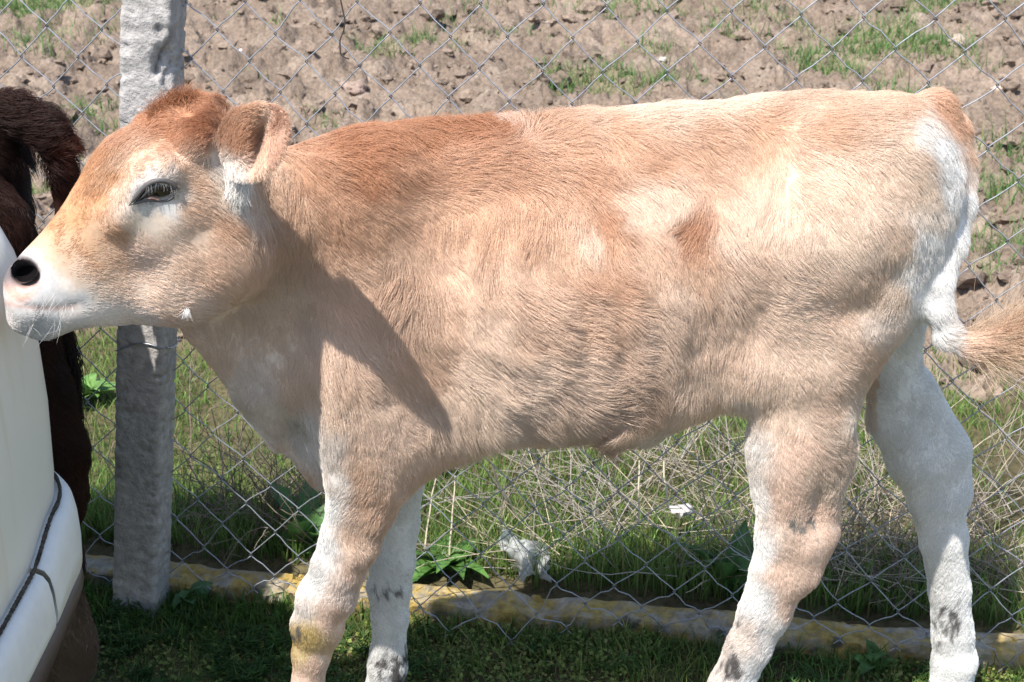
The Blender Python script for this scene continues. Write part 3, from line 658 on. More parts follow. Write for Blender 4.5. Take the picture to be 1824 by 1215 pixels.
    em = np.exp(-(((px-275-(340-py)*.35)/40)**2+((py-342)/17)**2)**2)*(earmask == 0)*(V[:, 1] < -.06); vc = vc*(1-em[:, None]) + em[:, None]*np.array([.06, .055, .055])
    # ear colours
    ef = earmask == 1
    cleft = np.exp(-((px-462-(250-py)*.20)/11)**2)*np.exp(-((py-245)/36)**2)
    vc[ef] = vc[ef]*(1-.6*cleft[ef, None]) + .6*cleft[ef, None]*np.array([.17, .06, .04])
    pk = ef & (px > 480); vc[pk] = vc[pk]*.4 + .6*np.array([.52, .29, .20])
    vc = np.clip(vc, .01, .86)
    # ---------------- hair direction in the picture plane: (dx, dy)
    dct = [(60, 450, .9, .5), (120, 430, .8, -.5), (120, 520, 1, .5), (200, 480, .9, .55), (100, 570, 1, .1), (220, 550, 1, .3), (150, 320, -.3, 1), (200, 250, -.6, .8), (270, 210, -.7, .6), (320, 160, -.5, -1), (350, 180, .3, -.8), (340, 240, -.8, .3), (230, 380, .5, .8), (280, 300, .2, -.8), (270, 390, .5, .9), (330, 330, .9, .3),
           (350, 440, .7, .8), (400, 420, .6, .9), (320, 560, .8, .6), (420, 250, .6, -.4), (480, 200, .8, -.3), (500, 270, .5, .6), (420, 330, .2, 1), (520, 260, .9, -.1), (500, 380, .4, 1), (470, 560, .3, 1), (420, 680, .35, .9), (480, 780, .5, .9), (560, 760, .05, 1), (600, 600, .2, 1),
           (620, 250, .9, -.35), (700, 240, 1, -.25), (800, 220, 1, -.2), (880, 215, .7, -.6), (930, 220, -.3, -1), (980, 212, .5, -.8), (1100, 200, 1, -.3), (1250, 190, 1, -.2), (1400, 180, 1, -.15), (700, 320, .7, .7), (820, 300, 1, .3), (950, 290, .8, .5), (1100, 280, .8, .5), (1250, 270, .8, .4),
           (700, 500, .1, 1), (780, 420, .5, .9), (860, 420, .3, 1), (950, 400, .15, 1), (1050, 420, .2, 1), (1150, 400, .5, 1), (1240, 400, -.4, 1), (1280, 440, .2, 1), (1350, 300, .3, 1), (1360, 260, .35, .9), (1450, 300, .8, .6), (1550, 230, 1, .2), (1640, 240, .9, .5), (1690, 220, .9, .5), (1600, 340, .7, .8), (1500, 430, .75, .8),
           (700, 650, .4, .9), (800, 600, .7, .8), (880, 600, .6, .8), (960, 580, .9, .4), (1050, 540, .9, .6), (1000, 640, .9, .35), (1100, 620, .7, .6), (1200, 600, .2, 1), (820, 740, .3, 1), (900, 740, .5, .9), (980, 740, .7, .6), (1080, 720, .9, .2), (1150, 710, .2, .7), (1120, 770, -.3, 1), (1030, 780, .4, .9), (1220, 700, .1, 1), (1320, 700, .0, 1),
           (1330, 520, .3, 1), (1420, 560, .7, .7), (1520, 560, .4, .9), (1620, 480, .1, 1), (1560, 640, .7, .8), (1450, 680, .4, 1), (1350, 800, -.1, 1), (1440, 800, .4, .9), (1500, 780, .8, .6), (1420, 950, .1, 1), (1340, 1100, -.3, 1), (1300, 1200, -.4, 1), (1460, 960, .4, .8),
           (650, 850, .05, 1), (590, 900, -.2, 1), (700, 880, .2, 1), (640, 990, .5, .8), (580, 1040, -.3, 1), (560, 1130, 0, 1), (545, 1210, 0, 1), (1680, 1000, 0, 1), (1640, 800, .3, 1), (1700, 350, .2, 1), (1725, 270, .4, 1), (1670, 480, -.1, 1), (1665, 560, .2, 1), (1700, 605, 1, .3), (1780, 600, 1, -.25)]
    dd = shepard(px, py, dct, 2.0, 14)
    vdir = np.stack([dd[:, 0], -.15*np.ones(len(V)), -dd[:, 1]], -1)
    # hair length (mm), lift, by place
    lct = [(60, 480, 4, .3), (150, 420, 7, .3), (200, 500, 9, .35), (150, 550, 8, .3), (260, 300, 10, .35), (210, 240, 16, .5), (270, 200, 20, .6), (320, 160, 15, .7), (345, 165, 15, .7), (365, 215, 22, .7), (330, 300, 12, .4), (350, 450, 13, .4), (300, 560, 14, .4), (420, 250, 12, .45), (500, 250, 12, .5), (420, 335, 32, .5), (400, 320, 28, .5), (270, 345, 7, .3),
           (520, 300, 20, .4), (450, 500, 20, .3), (400, 640, 17, .3), (480, 760, 20, .35), (530, 840, 16, .35), (560, 770, 32, .4), (620, 700, 28, .38), (620, 260, 28, .6), (750, 235, 32, .75), (860, 218, 34, .9), (960, 214, 34, .9), (1100, 200, 28, .7), (1300, 180, 24, .6), (700, 400, 26, .4), (900, 400, 30, .38), (1100, 400, 30, .38), (850, 560, 36, .45), (950, 600, 42, .5), (1050, 600, 42, .5), (1150, 560, 36, .45), (850, 740, 42, .55), (900, 790, 34, .55), (1000, 775, 36, .6), (1110, 730, 44, .75), (1160, 795, 14, .4),
           (1250, 420, 32, .5), (1250, 650, 30, .35), (1320, 720, 26, .4), (1400, 300, 22, .35), (1500, 400, 22, .35), (1600, 250, 20, .4), (1680, 210, 18, .5), (1600, 450, 20, .35), (1640, 450, 22, .4), (1560, 620, 16, .4), (1450, 650, 16, .35), (1500, 780, 18, .45), (1400, 820, 14, .35), (1420, 950, 12, .4), (1340, 1000, 11, .35), (1380, 1100, 12, .45), (1300, 1200, 12, .45),
           (650, 840, 15, .3), (720, 840, 20, .4), (600, 900, 14, .35), (630, 980, 13, .4), (655, 990, 22, .7), (560, 1080, 10, .35), (550, 1190, 9, .35), (1725, 300, 24, .5), (1700, 420, 20, .35), (1670, 520, 12, .3), (1690, 600, 16, .4), (1760, 610, 60, .6)]
    ll = shepard(px, py, lct, 2.2, 12)
    vlen = ll[:, 0]/1000; vlift = ll[:, 1]
    vlen[far] = .011; vlift[far] = .38
    vlen[earmask == 1] = .012; vlen[earmask == 2] = .012; vlift[earmask > 0] = .65
    vlen[ef & (px > 480)] *= .8
    vden = np.ones(len(V)); facing = (N*(CAM-V)).sum(1)
    vden[facing < -.05] = .16; vden[earmask > 0] = 1.5
    vden *= np.clip(.018/np.maximum(vlen, .004), .75, 2.2); vden[py > 1260] *= .3
    vden *= 1-np.clip(muz*1.3+nst+em*1.0, 0, 1); vden[lip > .6] = 0
    hoof = (V[:, 2] < .045)
    vc[hoof] = (.06, .05, .045); vden[hoof] = 0
    root = empty('calf', tuple(P(1000, 1379, -.1)*np.array([1, 0, 0])))
    tag(root, 'light tan calf with white legs, standing side-on and nuzzling the white car', 'calf')
    body = link('body', mesh('body', V, Q, True, vc*np.where((muz > .3) | hoof | (lip > .4), 1, .76)[:, None]), M_SKIN); child(body, root)  # haired skin painted darker than the coat, imitating shade deep between hairs
    # moist skin on nose: second material slot by face
    body.data.materials.append(M_NOSE)
    fm = (muz[Q].mean(1) > .4) & (nst[Q].mean(1) < .3); mi = np.zeros(len(Q), np.int32); mi[fm] = 1; body.data.polygons.foreach_set('material_index', mi)
    fur('coat', V, Q, N, vc, vlen, vdir, vlift, vden, HAIRS, root, seed=3)
    # ---------------- eye: eyeball, lids
    bv2 = BVHTree.FromPolygons(V.tolist(), Q.tolist())
    ec = hit(276, 340, bv2); vdn = (ec-CAM)/np.linalg.norm(ec-CAM)
    mb, nb, lb, bb = mat_new('eyeball_dark_brown'); bb.inputs['Base Color'].default_value = (.010, .008, .009, 1); bb.inputs['Roughness'].default_value = .08; bb.inputs['Specular IOR Level'].default_value = .6
    eo = np.array([(231, 367), (240, 353), (250, 339), (262, 327), (277, 319), (292, 318), (305, 323), (313, 333), (312, 344), (304, 353), (292, 358), (279, 356), (265, 354), (249, 360)], float)
    s_ = np.arange(56)/56*len(eo); eo2 = np.stack([np.interp(s_, range(len(eo)+1), np.append(eo[:, c], eo[0, c])) for c in (0, 1)], -1)
    for _ in range(2): eo2 = (np.roll(eo2, 1, 0)+2*eo2+np.roll(eo2, -1, 0))/4
    hs = np.array([hit(x, y) for x, y in eo2]); A_ = np.c_[eo2, np.ones(len(eo2))]; pl, *_ = np.linalg.lstsq(A_, hs[:, 1], rcond=None)
    ysurf = lambda x, y: float(pl[0]*x+pl[1]*y+pl[2])
    ecn = np.array([278., 340.]); pts = []; ne = len(eo2)
    for q_ in range(11):
        f = q_/10
        for o_ in eo2: x, y = ecn+(o_-ecn)*f; pts.append(P(x, y, ysurf(x, y) - .0075*(1-f*f) + .003))
    i = np.arange(10)[:, None]*ne; j = np.arange(ne)[None]; j2 = (j+1) % ne
    eye = link('eye', mesh('eye', np.array(pts), np.stack([i+j, i+j2, i+ne+j2, i+ne+j], -1).reshape(-1, 4)), mb); child(eye, root)
    mk_n, nn_, ln_, bn_ = mat_new('nostril_inside'); bn_.inputs['Base Color'].default_value = (.006, .005, .005, 1); bn_.inputs['Roughness'].default_value = .95; bn_.inputs['Specular IOR Level'].default_value = .03
    no = np.array([(26, 491), (31, 480), (43, 474), (56, 472), (66, 477), (68, 486), (60, 497), (48, 503), (34, 502)], float)
    s_ = np.arange(40)/40*len(no); no2 = np.stack([np.interp(s_, range(len(no)+1), np.append(no[:, c], no[0, c])) for c in (0, 1)], -1)
    for _ in range(2): no2 = (np.roll(no2, 1, 0)+2*no2+np.roll(no2, -1, 0))/4
    hn = np.array([h if h is not None else q for h in (hit(x, y) for x, y in no2)]); pn, *_ = np.linalg.lstsq(np.c_[no2, np.ones(40)], hn[:, 1], rcond=None)
    cn_ = np.array([48., 488.]); pts = []
    for q_ in range(7):
        f = q_/6
        for o_ in no2: x, y = cn_+(o_-cn_)*f; pts.append(P(x, y, pn[0]*x+pn[1]*y+pn[2] - .0022*f**4 + .012*(1-f*f)))
    i = np.arange(6)[:, None]*40; j = np.arange(40)[None]; j2 = (j+1) % 40
    child(link('nostril', mesh('nostril', np.array(pts), np.stack([i+j, i+j2, i+40+j2, i+40+j], -1).reshape(-1, 4)), mk_n), root)
    # lids: soft ridges along the almond outline
    ml = mat_plain('eyelid_skin', (.075, .068, .066), .5, .3, 0, .2, 200)
    mw = mat_plain('lower_lid_pink', (.42, .24, .19), .45, .3, 0, .2, 200)
    def lid(name, pq, r, mm, off):
        pq = np.array(pq, float); s_ = np.linspace(0, len(pq)-1, 40); q_ = np.stack([np.interp(s_, range(len(pq)), pq[:, c]) for c in (0, 1)], -1)
        for _ in range(6): q_[1:-1] = (q_[:-2]+2*q_[1:-1]+q_[2:])/4
        p3 = []
        for x, y in q_: p3.append(P(x, y, ysurf(x, y)-.001-off))
        p3 = np.array(p3); rr = r*np.clip(np.minimum(np.arange(40), 39-np.arange(40))/6, .25, 1)
        v_, f_ = tube(p3, rr, 8); o_ = link(name, mesh(name, v_, f_), mm); o_.parent = eye
        return p3
    up = lid('upper_eyelid', [(230, 366), (240, 354), (250, 341), (262, 329), (277, 322), (293, 321), (306, 326), (314, 336), (313, 346)], .0032, ml, .0)
    lid('lower_eyelid', [(232, 366), (246, 360), (262, 356), (280, 358), (297, 358), (308, 352), (313, 343)], .0018, ml, .0)
    lid('lower_lid_rim', [(262, 354), (270, 352), (278, 354), (286, 357)], .0014, mw, .001)
    # eyelashes
    g = np.random.default_rng(4); nL = 26; cu = bpy.data.hair_curves.new('eyelashes'); cu.add_curves([4]*nL); A = np.zeros((nL, 4, 3))
    for q_ in range(nL):
        b_ = up[int(g.integers(14, 36))] + g.normal(0, .0010, 3); d_ = np.array([-.15+.3*g.standard_normal(), -.55, -.75+.15*g.standard_normal()]); d_ /= np.linalg.norm(d_); Ln = .008*(.6+.5*g.random())
        for k_ in range(4): f = k_/3; A[q_, k_] = b_ + d_*Ln*f + np.array([0, -.001, -.004])*f*f
    cu.attributes['position'].data.foreach_set('vector', A.astype(np.float32).ravel())
    ra = cu.attributes.get('radius') or cu.attributes.new('radius', 'FLOAT', 'POINT'); ra.data.foreach_set('value', np.tile(np.array([.00022, .0002, .00016, .00006], np.float32), nL))
    c4 = np.ones((nL, 4), np.float32); c4[:, :3] = (.26, .25, .24); ca = cu.attributes.new('col', 'FLOAT_COLOR', 'CURVE'); ca.data.foreach_set('color', c4.ravel())
    o_ = link('eyelashes', cu, M_FUR); o_.parent = eye
    # long hair of the tail switch, and tufts
    def locks(name, starts, ends, n, spread0, spread1, col, rad=.0003, sag=.0, seed=1, jit=.15):
        g = np.random.default_rng(seed); K = 7; A = np.zeros((n, K, 3)); t = np.linspace(0, 1, K)
        f = g.random(n); s0 = np.array(starts); e0 = np.array(ends)
        ip = lambda arr: np.stack([np.interp(f*(len(arr)-1), range(len(arr)), arr[:, c]) for c in range(3)], -1)
        a = ip(s0)+g.normal(0, spread0, (n, 3)); b = ip(e0)+g.normal(0, spread1, (n, 3)); mid = (a+b)/2 + g.normal(0, spread1*.35, (n, 3)) + np.array([0, 0, -sag])
        for k in range(K): A[:, k] = a*(1-t[k])**2 + 2*mid*t[k]*(1-t[k]) + b*t[k]**2
        cu = bpy.data.hair_curves.new(name); cu.add_curves([K]*n); cu.attributes['position'].data.foreach_set('vector', A.astype(np.float32).ravel())
        ra = cu.attributes.get('radius') or cu.attributes.new('radius', 'FLOAT', 'POINT'); ra.data.foreach_set('value', (rad*np.tile(np.array([1, 1, 1, .95, .8, .6, .2]), n)).astype(np.float32))
        c4 = np.ones((n, 4), np.float32); c4[:, :3] = np.clip(np.array(col)[None]*(1+jit*g.standard_normal(n))[:, None], 0, .9)
        ca = cu.attributes.new('col', 'FLOAT_COLOR', 'CURVE'); ca.data.foreach_set('color', c4.ravel())
        return child(link(name, cu, M_FUR), root)
    PT = lambda *a: [P(x, y, z) for x, y, z in a]
    locks('tail_switch', PT((1705, 610, -.105), (1745, 612, -.115), (1800, 596, -.125)), PT((1800, 640, -.13), (1860, 600, -.15), (1910, 530, -.16)), 2600, .006, .030, (.66, .48, .34), .00016, -.0, 21, .22)
    tt = [(P(418, 312, yb), P(412, 348, yb-.01)), (P(440, 316, yb), P(430, 352, yb-.012))]
    locks('ear_tuft', [a for a, b in tt], [b for a, b in tt], 500, .005, .007, (.78, .75, .70), .00025, 0, 22)
    locks('poll_tuft', PT((275, 206, -.18), (315, 192, -.178), (345, 192, -.17)), PT((262, 198, -.19), (306, 164, -.185), (350, 160, -.17)), 1100, .008, .006, (.40, .185, .095), .0002, 0, 23, .25)
    for kx, (wx, wy) in enumerate(((70, 535), (95, 528), (60, 572), (100, 574), (120, 540))):
        h = hit(wx, wy, bv2)
        if h is not None: locks('whisker', [h, h], [h+np.array([-.016, -.022, -.020]), h+np.array([.004, -.028, -.012])], 5, .004, .006, (.72, .70, .67), .00012, 0, 60+kx)
    w0 = hit(333, 548, bv2)
    if w0 is not None: locks('throat_wisp', [w0, w0], [w0+np.array([.005, -.006, -.008]), w0+np.array([-.003, -.006, -.009])], 34, .0012, .0035, (.8, .78, .74), .0002, 0, 24)
    return root
HAIRS = 620000
build_calf()

#@@DARKCALF
# ------------------------------------------------------------------ the dark calf, only its hindquarters in view
def build_dark_calf():
    Yd = .225
    Fd = Field((-1.75, .0, -.02), (-.52, .47, 1.14), .007)
    st = []
    rows = [(-900, 300, 640, .05), (-820, 240, 700, .14), (-700, 215, 720, .18), (-500, 205, 720, .20), (-300, 195, 700, .20), (-120, 185, 640, .185), (-30, 185, 560, .16), (30, 205, 470, .12), (58, 250, 410, .075), (72, 300, 360, .02)]
    st = [(P(x, 500, Yd)[0], P(x, t, Yd)[2], P(x, b, Yd)[2], w*.85, 0) for x, t, b, w in rows]
    Fd.loft(np.array([0, Yd, 0]), np.array([1., 0, 0]), np.array([0, 0, 1.]), np.array([0, -1., 0]), st, k=.03, n=2.1, lo=(-1.75, 0, .3), hi=(-.52, .46, 1.12), taper=.25)
    def C(chain, k=.03):
        pts = [(P(px, py, y), r*mpp(px, py, y), l) for px, py, r, y, l in chain]
        for (a, ra, la), (b, rb, lb) in zip(pts[:-1], pts[1:]): Fd.cone(a, b, ra, rb, la, lb, k)
    # tail: lifted in an arch, then hanging
    C([(-40, 205, 34, Yd, 1), (20, 205, 34, Yd, 1), (72, 226, 30, Yd, 1), (104, 268, 24, Yd-.01, 1), (114, 330, 18, Yd-.01, 1), (112, 420, 14, Yd-.015, 1), (110, 520, 12, Yd-.02, 1), (112, 600, 11, Yd-.02, 1), (110, 680, 8, Yd-.02, 1)], .022)
    for dy, dx in ((-.105, 0), (.10, -40)):
        y = Yd+dy
        C([(-60+dx, 420, 120, y, .6), (-20+dx, 580, 95, y, .6), (45+dx, 700, 62, y, .65), (92+dx, 800, 46, y, .7), (104+dx, 880, 36, y, .75), (104+dx, 1000, 30, y, .8), (112+dx, 1090, 32, y, .85), (124+dx, 1150, 36, y, .9), (118+dx, 1205, 36, y, 1), (112+dx, 1250-dy*300, 36, y, 1)], .04)
        C([(-640+dx, 600, 80, y, .6), (-650+dx, 800, 50, y, .7), (-655+dx, 960, 40, y, .8), (-650+dx, 1100, 30, y, .9), (-652+dx, 1190, 36, y, 1)], .04)
    # neck and lowered head, far outside the picture
    C([(-860, 380, 150, Yd, .5), (-960, 420, 110, Yd, .6)], .05)
    V, Q = Fd.surface(2); N = vnormals(V, Q); px, py = proj(V)
    c = np.repeat(np.array([[.034, .014, .009]]), len(V), 0)*(1+.4*fbm(V[:, 0]*8, V[:, 1]*8, V[:, 2]*8, s=3, o=3))[:, None]
    t = sstep(990, 1120, py)*(px > -200); c = c*(1-t[:, None]) + t[:, None]*np.array([.17, .115, .075])
    t = sstep(560, 620, py)*sstep(740, 700, py)*(px > 88); c = c*(1-.6*t[:, None]) + .6*t[:, None]*np.array([.010, .008, .008])
    red = np.exp(-((px-118)/22)**2-((py-270)/60)**2); c = c*(1-.6*red[:, None]) + .6*red[:, None]*np.array([.12, .032, .016])
    bare = np.exp(-(((px-55)/22)**2+((py-318)/55)**2)**2); c = c*(1-bare[:, None]) + bare[:, None]*np.array([.030, .030, .034])
    vlen = np.full(len(V), .026); tl = (px > 85) & (py < 720); vlen[tl] = .03; vlen[tl & (py > 320) & (py < 560)] = .010; vlen[py > 820] = .016; vlen[(py < 300)] = .034
    d = np.stack([.55*np.ones(len(V)), -.1*np.ones(len(V)), -.8*np.ones(len(V))], -1); up = (py < 280); d[up] = (.9, -.1, .1)
    d[tl & (py > 300)] = (.0, 0, -1)
    lift = np.full(len(V), .45); lift[py < 300] = .8
    den = np.where((N*(CAM-V)).sum(1) > -.1, 1., .2)*(1-bare)*np.where(px < -150, .12, 1)
    hoof = V[:, 2] < .04; c[hoof] = (.03, .025, .022); den = np.where(hoof, 0, den)
    root = empty('calf', (-.9, Yd, 0)); tag(root, 'dark brown calf with arched tail, half hidden behind the white car', 'calf')
    child(link('body', mesh('body', V, Q, True, np.clip(c, .005, 1)), M_SKIN), root)
    fur('coat', V, Q, N, c, vlen, d, lift, den, 90000, root, rad=.00028, seed=8, per=14)
    g = np.random.default_rng(2); n = 1500; K = 6; A = np.zeros((n, K, 3))
    top = g.random(n); a = np.array([P(112, 590+120*t_, Yd-.02) for t_ in top]) + g.normal(0, .006, (n, 3)); b = np.array([P(118, 680+130*t_, Yd-.03) for t_ in top]) + g.normal(0, .010, (n, 3))
    for k in range(K): t_ = k/(K-1); A[:, k] = a*(1-t_)+b*t_ + np.array([.012, 0, 0])*math.sin(t_*3)
    cu = bpy.data.hair_curves.new('tail_tuft'); cu.add_curves([K]*n); cu.attributes['position'].data.foreach_set('vector', A.astype(np.float32).ravel())
    ra = cu.attributes.get('radius') or cu.attributes.new('radius', 'FLOAT', 'POINT'); ra.data.foreach_set('value', np.tile(np.array([1, 1, 1, .8, .5, .2])*.0005, n).astype(np.float32))
    c4 = np.ones((n, 4), np.float32); c4[:, :3] = np.array([.016, .010, .009])*(1+.5*g.random((n, 1))); ca = cu.attributes.new('col', 'FLOAT_COLOR', 'CURVE'); ca.data.foreach_set('color', c4.ravel())
    child(link('tail_tuft', cu, M_FUR), root)
build_dark_calf()

#@@CAR
# ------------------------------------------------------------------ the white car, one rounded corner of it in view
def build_car():
    XS, YE = -.617, .075                      # side plane and far end
    rx, ry = .16, .17
    def outline(off, n=70):
        """plan outline: along the far end, round the corner, back along the side towards the camera"""
        pts = [(-2.25+.02*i, YE+off) for i in range(0)]
        xs = np.linspace(-2.25, XS-rx, 26); pts += [(x, YE+off-.05*((x+1.47)/.8)**2) for x in xs]
        e0 = pts[-1][1]
        for a in np.linspace(0, math.pi/2, 22)[1:]:
            pts.append((XS-rx+(rx+off)*math.sin(a), e0-(ry+off)+(ry+off)*math.cos(a)))
        y0 = pts[-1][1]
        for y in np.concatenate([np.linspace(y0, y0-.5, 170), np.linspace(y0-.52, -1.75, 16)])[1:]: pts.append((XS+off+.004*math.sin((y0-y)*2.2), y))
        return np.array(pts)
    base = outline(0); seg = np.linalg.norm(np.diff(base, axis=0), axis=1); arc = np.concatenate([[0], np.cumsum(seg)])
    ic = 26+20; sidx = arc - arc[ic]                 # arc length measured from the corner, positive towards the camera
    def sheet(name, rows, mat, parent, zfun=None, close=True, smooth=True):
        """rows: (offset, z) or functions of the arc position"""
        V = []; K = len(rows)
        outs = [outline(r[0]) for r in rows]
        for i in range(len(base)):
            for r, (off, z) in enumerate(rows):
                zz = z(sidx[i]) if callable(z) else z
                V.append((outs[r][i][0], outs[r][i][1], zz))
        F = []
        for i in range(len(base)-1):
            for r in range(K-1):
                a = i*K+r; F.append((a, a+1, a+K+1, a+K))
        o = link(name, mesh(name, V, F, smooth), mat); 
        return child(o, parent)
    white = mat_plain('cream_white_car_paint', (.80, .79, .74), .38, .4, 0, .035, 3.0, .0, (.84, .835, .80))
    wn_ = white.node_tree.nodes; mpn = wn_.new('ShaderNodeMapping'); mpn.inputs['Scale'].default_value = (9, 9, .8)
    tcn = [q for q in wn_ if q.type == 'TEX_COORD'][0]; txn = [q for q in wn_ if q.type == 'TEX_NOISE'][0]; white.node_tree.links.new(tcn.outputs['Object'], mpn.inputs[0]); white.node_tree.links.new(mpn.outputs[0], txn.inputs['Vector'])
    rp = [q for q in wn_ if q.type == 'VALTORGB'][0].color_ramp.elements; rp[0].color = (.70, .66, .54, 1); rp[1].color = (.80, .785, .73, 1); rp[0].position = .28; rp[1].position = .5
    wb = white.node_tree.nodes['Principled BSDF']; wb.inputs['Coat Weight'].default_value = .25; wb.inputs['Coat Roughness'].default_value = .25
    plastic = mat_plain('cream_bumper_plastic', (.78, .775, .74), .48, .35, 0, .05, 40, .05)
    brown = mat_plain('brown_grey_plastic_trim', (.085, .062, .058), .42, .4, 0, .15, 60, .1)
    black = mat_plain('perished_black_seal', (.03, .027, .025), .9, .1, 0, .6, 160, .9, (.14, .12, .10))
    root = empty('parked_car', (-1.4, -.6, 0)); tag(root, 'cream white car with brown sill trim, its rounded corner at the left edge', 'car')
    zt = lambda s: .484 - .030*sstep(.0, .12, s) + .0*s      # top edge of the bumper, dropping towards the camera
    zb = lambda s: .376 - .008*sstep(.0, .12, s)
    # body shell: side, rounded shoulder, bonnet
    rows = [(-.012, lambda s: zt(s)-.05), (-.004, lambda s: zt(s)+.0), (.0, lambda s: zt(s)*.5+.28), (.004, .62), (.002, .72), (-.004, .79), (-.012, .830), (-.024, .862), (-.042, .886), (-.068, .904), (-.105, .916), (-.145, .922), (-.152, .9225), (-.156, .911), (-.160, .911), (-.165, .9235), (-.30, .932), (-.45, .940)]
    # the bonnet closes over the middle
    V = []; K = len(rows); nb = len(base)
    for i in range(nb):
        for off, z in rows:
            zz = z(sidx[i]) if callable(z) else z
            q = outline(off)[i] if off > -.15 else outline(-.15)[i] + (np.array([-1.4, -1.4]) - outline(-.15)[i])*((-off-.15)*.85)
            V.append((q[0], q[1], zz))
    F = [(i*K+r, i*K+r+1, i*K+K+r+1, i*K+K+r) for i in range(nb-1) for r in range(K-1)]
    V.append((-1.4, -1.0, .957)); cidx = len(V)-1
    F += [(i*K+K-1, cidx, i*K+K+K-1) for i in range(nb-1)]
    child(link('car_body', mesh('car_body', V, F), white), root)
    # bumper in two mouldings with a joint between them
    sj = .10
    def moulding(name, s0, s1):
        idx = [i for i in range(nb) if s0 <= sidx[i] <= s1]
        prof = [(-.02, -.004), (.004, -.001), (.014, -.006), (.020, -.016), (.023, -.035), (.024, -.07), (.022, None), (.006, None)]
        V = []; K = len(prof)
        outs = [outline(o_) for o_, _ in prof]
        for i in idx:
            for r, (o_, dz) in enumerate(prof):
                z = zt(sidx[i])+dz if dz is not None else (zb(sidx[i])+(.004 if r == K-2 else -.006))
                V.append((outs[r][i][0], outs[r][i][1], z))
        F = [(i*K+r, i*K+r+1, i*K+K+r+1, i*K+K+r) for i in range(len(idx)-1) for r in range(K-1)]
        F += [tuple(range(K)), tuple(range((len(idx)-1)*K, len(idx)*K))[::-1]]
        return child(link(name, mesh(name, V, F), plastic), root)
    moulding('bumper', -3, sj); moulding('bumper', sj+.0055, 3)
    # dark perished seal along the joint above the bumper
    pts = [(q[0], q[1], zt(s)+.003) for q, s in zip(outline(.004), sidx) if s > -.25 and s < 2]
    V, F = tube(np.array(pts), .0027*(1+.3*noise(np.arange(len(pts))*1.7, np.zeros(len(pts)), s=3)), 6); child(link('seal', mesh('seal', V, F), black), root)
    # brown trim below
    sheet('sill_trim', [(.010, lambda s: zb(s)-.004), (.019, lambda s: zb(s)-.009), (.020, lambda s: zb(s)-.03), (.006, lambda s: zb(s)-.066), (.0, lambda s: zb(s)-.070), (.001, lambda s: zb(s)-.076), (-.03, lambda s: zb(s)-.12), (-.08, lambda s: zb(s)-.17), (-.3, .18)], brown, root)
build_car()

#@@PLANTS
# ------------------------------------------------------------------ soil clods, stones
def lump(seed, n=1, squash=.75):
    import bmesh
    bm = bmesh.new(); bmesh.ops.create_icosphere(bm, subdivisions=n, radius=1.0); bm.verts.ensure_lookup_table()
    V = np.array([v.co[:] for v in bm.verts]); F = np.array([[v.index for v in f.verts] for f in bm.faces]); bm.free()
    r = 1 + .50*fbm(V[:, 0]*1.7+seed, V[:, 1]*1.7, V[:, 2]*1.7, s=seed, o=3, g=.65)
    V = V*r[:, None]; V[:, 2] *= squash
    return V, F
def build_clods():
    lumps = [lump(k, 2, .8) for k in range(14)]
    n = 9000; g = np.random.default_rng(9)
    y = -1.85 + np.exp(g.uniform(math.log(3.0), math.log(9.8), n)); x = (g.random(n)*2-1)*(.2+.40*(y+1.85))
    keep = (soil_mask(x, y) > .5) & (fbm(x*1.3, y*1.3, s=61, o=3) + g.normal(0, .35, n) > -.25); x, y = x[keep], y[keep]; n = len(x)
    s = .0055*np.exp(g.normal(.2, .75, n))*(1+.10*(y-1.3)); s = np.clip(s, .003, .05); z = ground_z(x, y)
    VV, FF, CC, off = [], [], [], 0
    sh = g.random(n)
    for i in range(n):
        V, F = lumps[g.integers(14)]; a = g.random()*6.28; c_, s_ = math.cos(a), math.sin(a)
        e = 1+.5*g.random()
        W = np.stack([V[:, 0]*c_*e-V[:, 1]*s_, V[:, 0]*s_*e+V[:, 1]*c_, V[:, 2]], -1)*s[i] + np.array([x[i], y[i], z[i]-s[i]*.05])
        VV.append(W); FF.append(F+off); off += len(V)
        b = np.array([.176, .133, .101])*(.75+.5*sh[i]); CC.append(np.repeat(b[None], len(V), 0))
    o = link('soil_clods', mesh('soil_clods', np.vstack(VV), np.vstack(FF), False, np.vstack(CC)), M_SOIL)
    tag(o, 'crumbled brown clods lying all over the ploughed soil', 'soil', kind='stuff')
    # single stones that stand out
    g = np.random.default_rng(3)
    def gy(px, py):
        lo, hi = .3, 20
        for _ in range(50):
            mid = (lo+hi)/2; q = P(px, py, mid)
            if q[2] > .0: lo = mid
            else: hi = mid
        return lo
    st = [(632, 168, 24, (.27, .20, .16), 'flat pinkish brown stone on the soil just above the calf\'s withers'), (1702, 92, 20, (.36, .29, .23), 'roundish brown clod-like stone high up at the right of the field'), (1378, 18, 12, (.5, .44, .38), 'pale stone near the top edge right of centre'),
          (978, 52, 15, (.45, .37, .30), 'pale stone in the soil above the middle of the back'), (1180, 122, 7, (.42, .38, .34), 'tiny whitish stone beside the grass tuft above the loin'), (432, 107, 8, (.55, .48, .42), 'small pale stone right of the concrete post'), (1775, 168, 11, (.5, .38, .3), 'orange-tinged stone at the right edge of the field'), (60, 4, 22, (.5, .47, .42), 'pale grey stone in the green patch at the top left corner')]
    for k, (px, py, r, c, lab) in enumerate(st):
        yy = gy(px, py); q = P(px, py, yy); V, F = lump(40+k, 3, .6); m_ = r*mpp(px, py, yy)
        V = V*m_*np.array([1, .8, 1]); me = mesh('stone', V, F, True, np.array(c)*np.ones((len(V), 3)))
        o = link('stone', me, M_SOIL); o.location = (q[0], yy, float(ground_z(np.array([q[0]]), np.array([yy]))[0])+m_*.2); o.rotation_euler = (0, 0, g.random()*6)
        tag(o, lab, 'stone', 'stones lying on the soil')
build_clods()

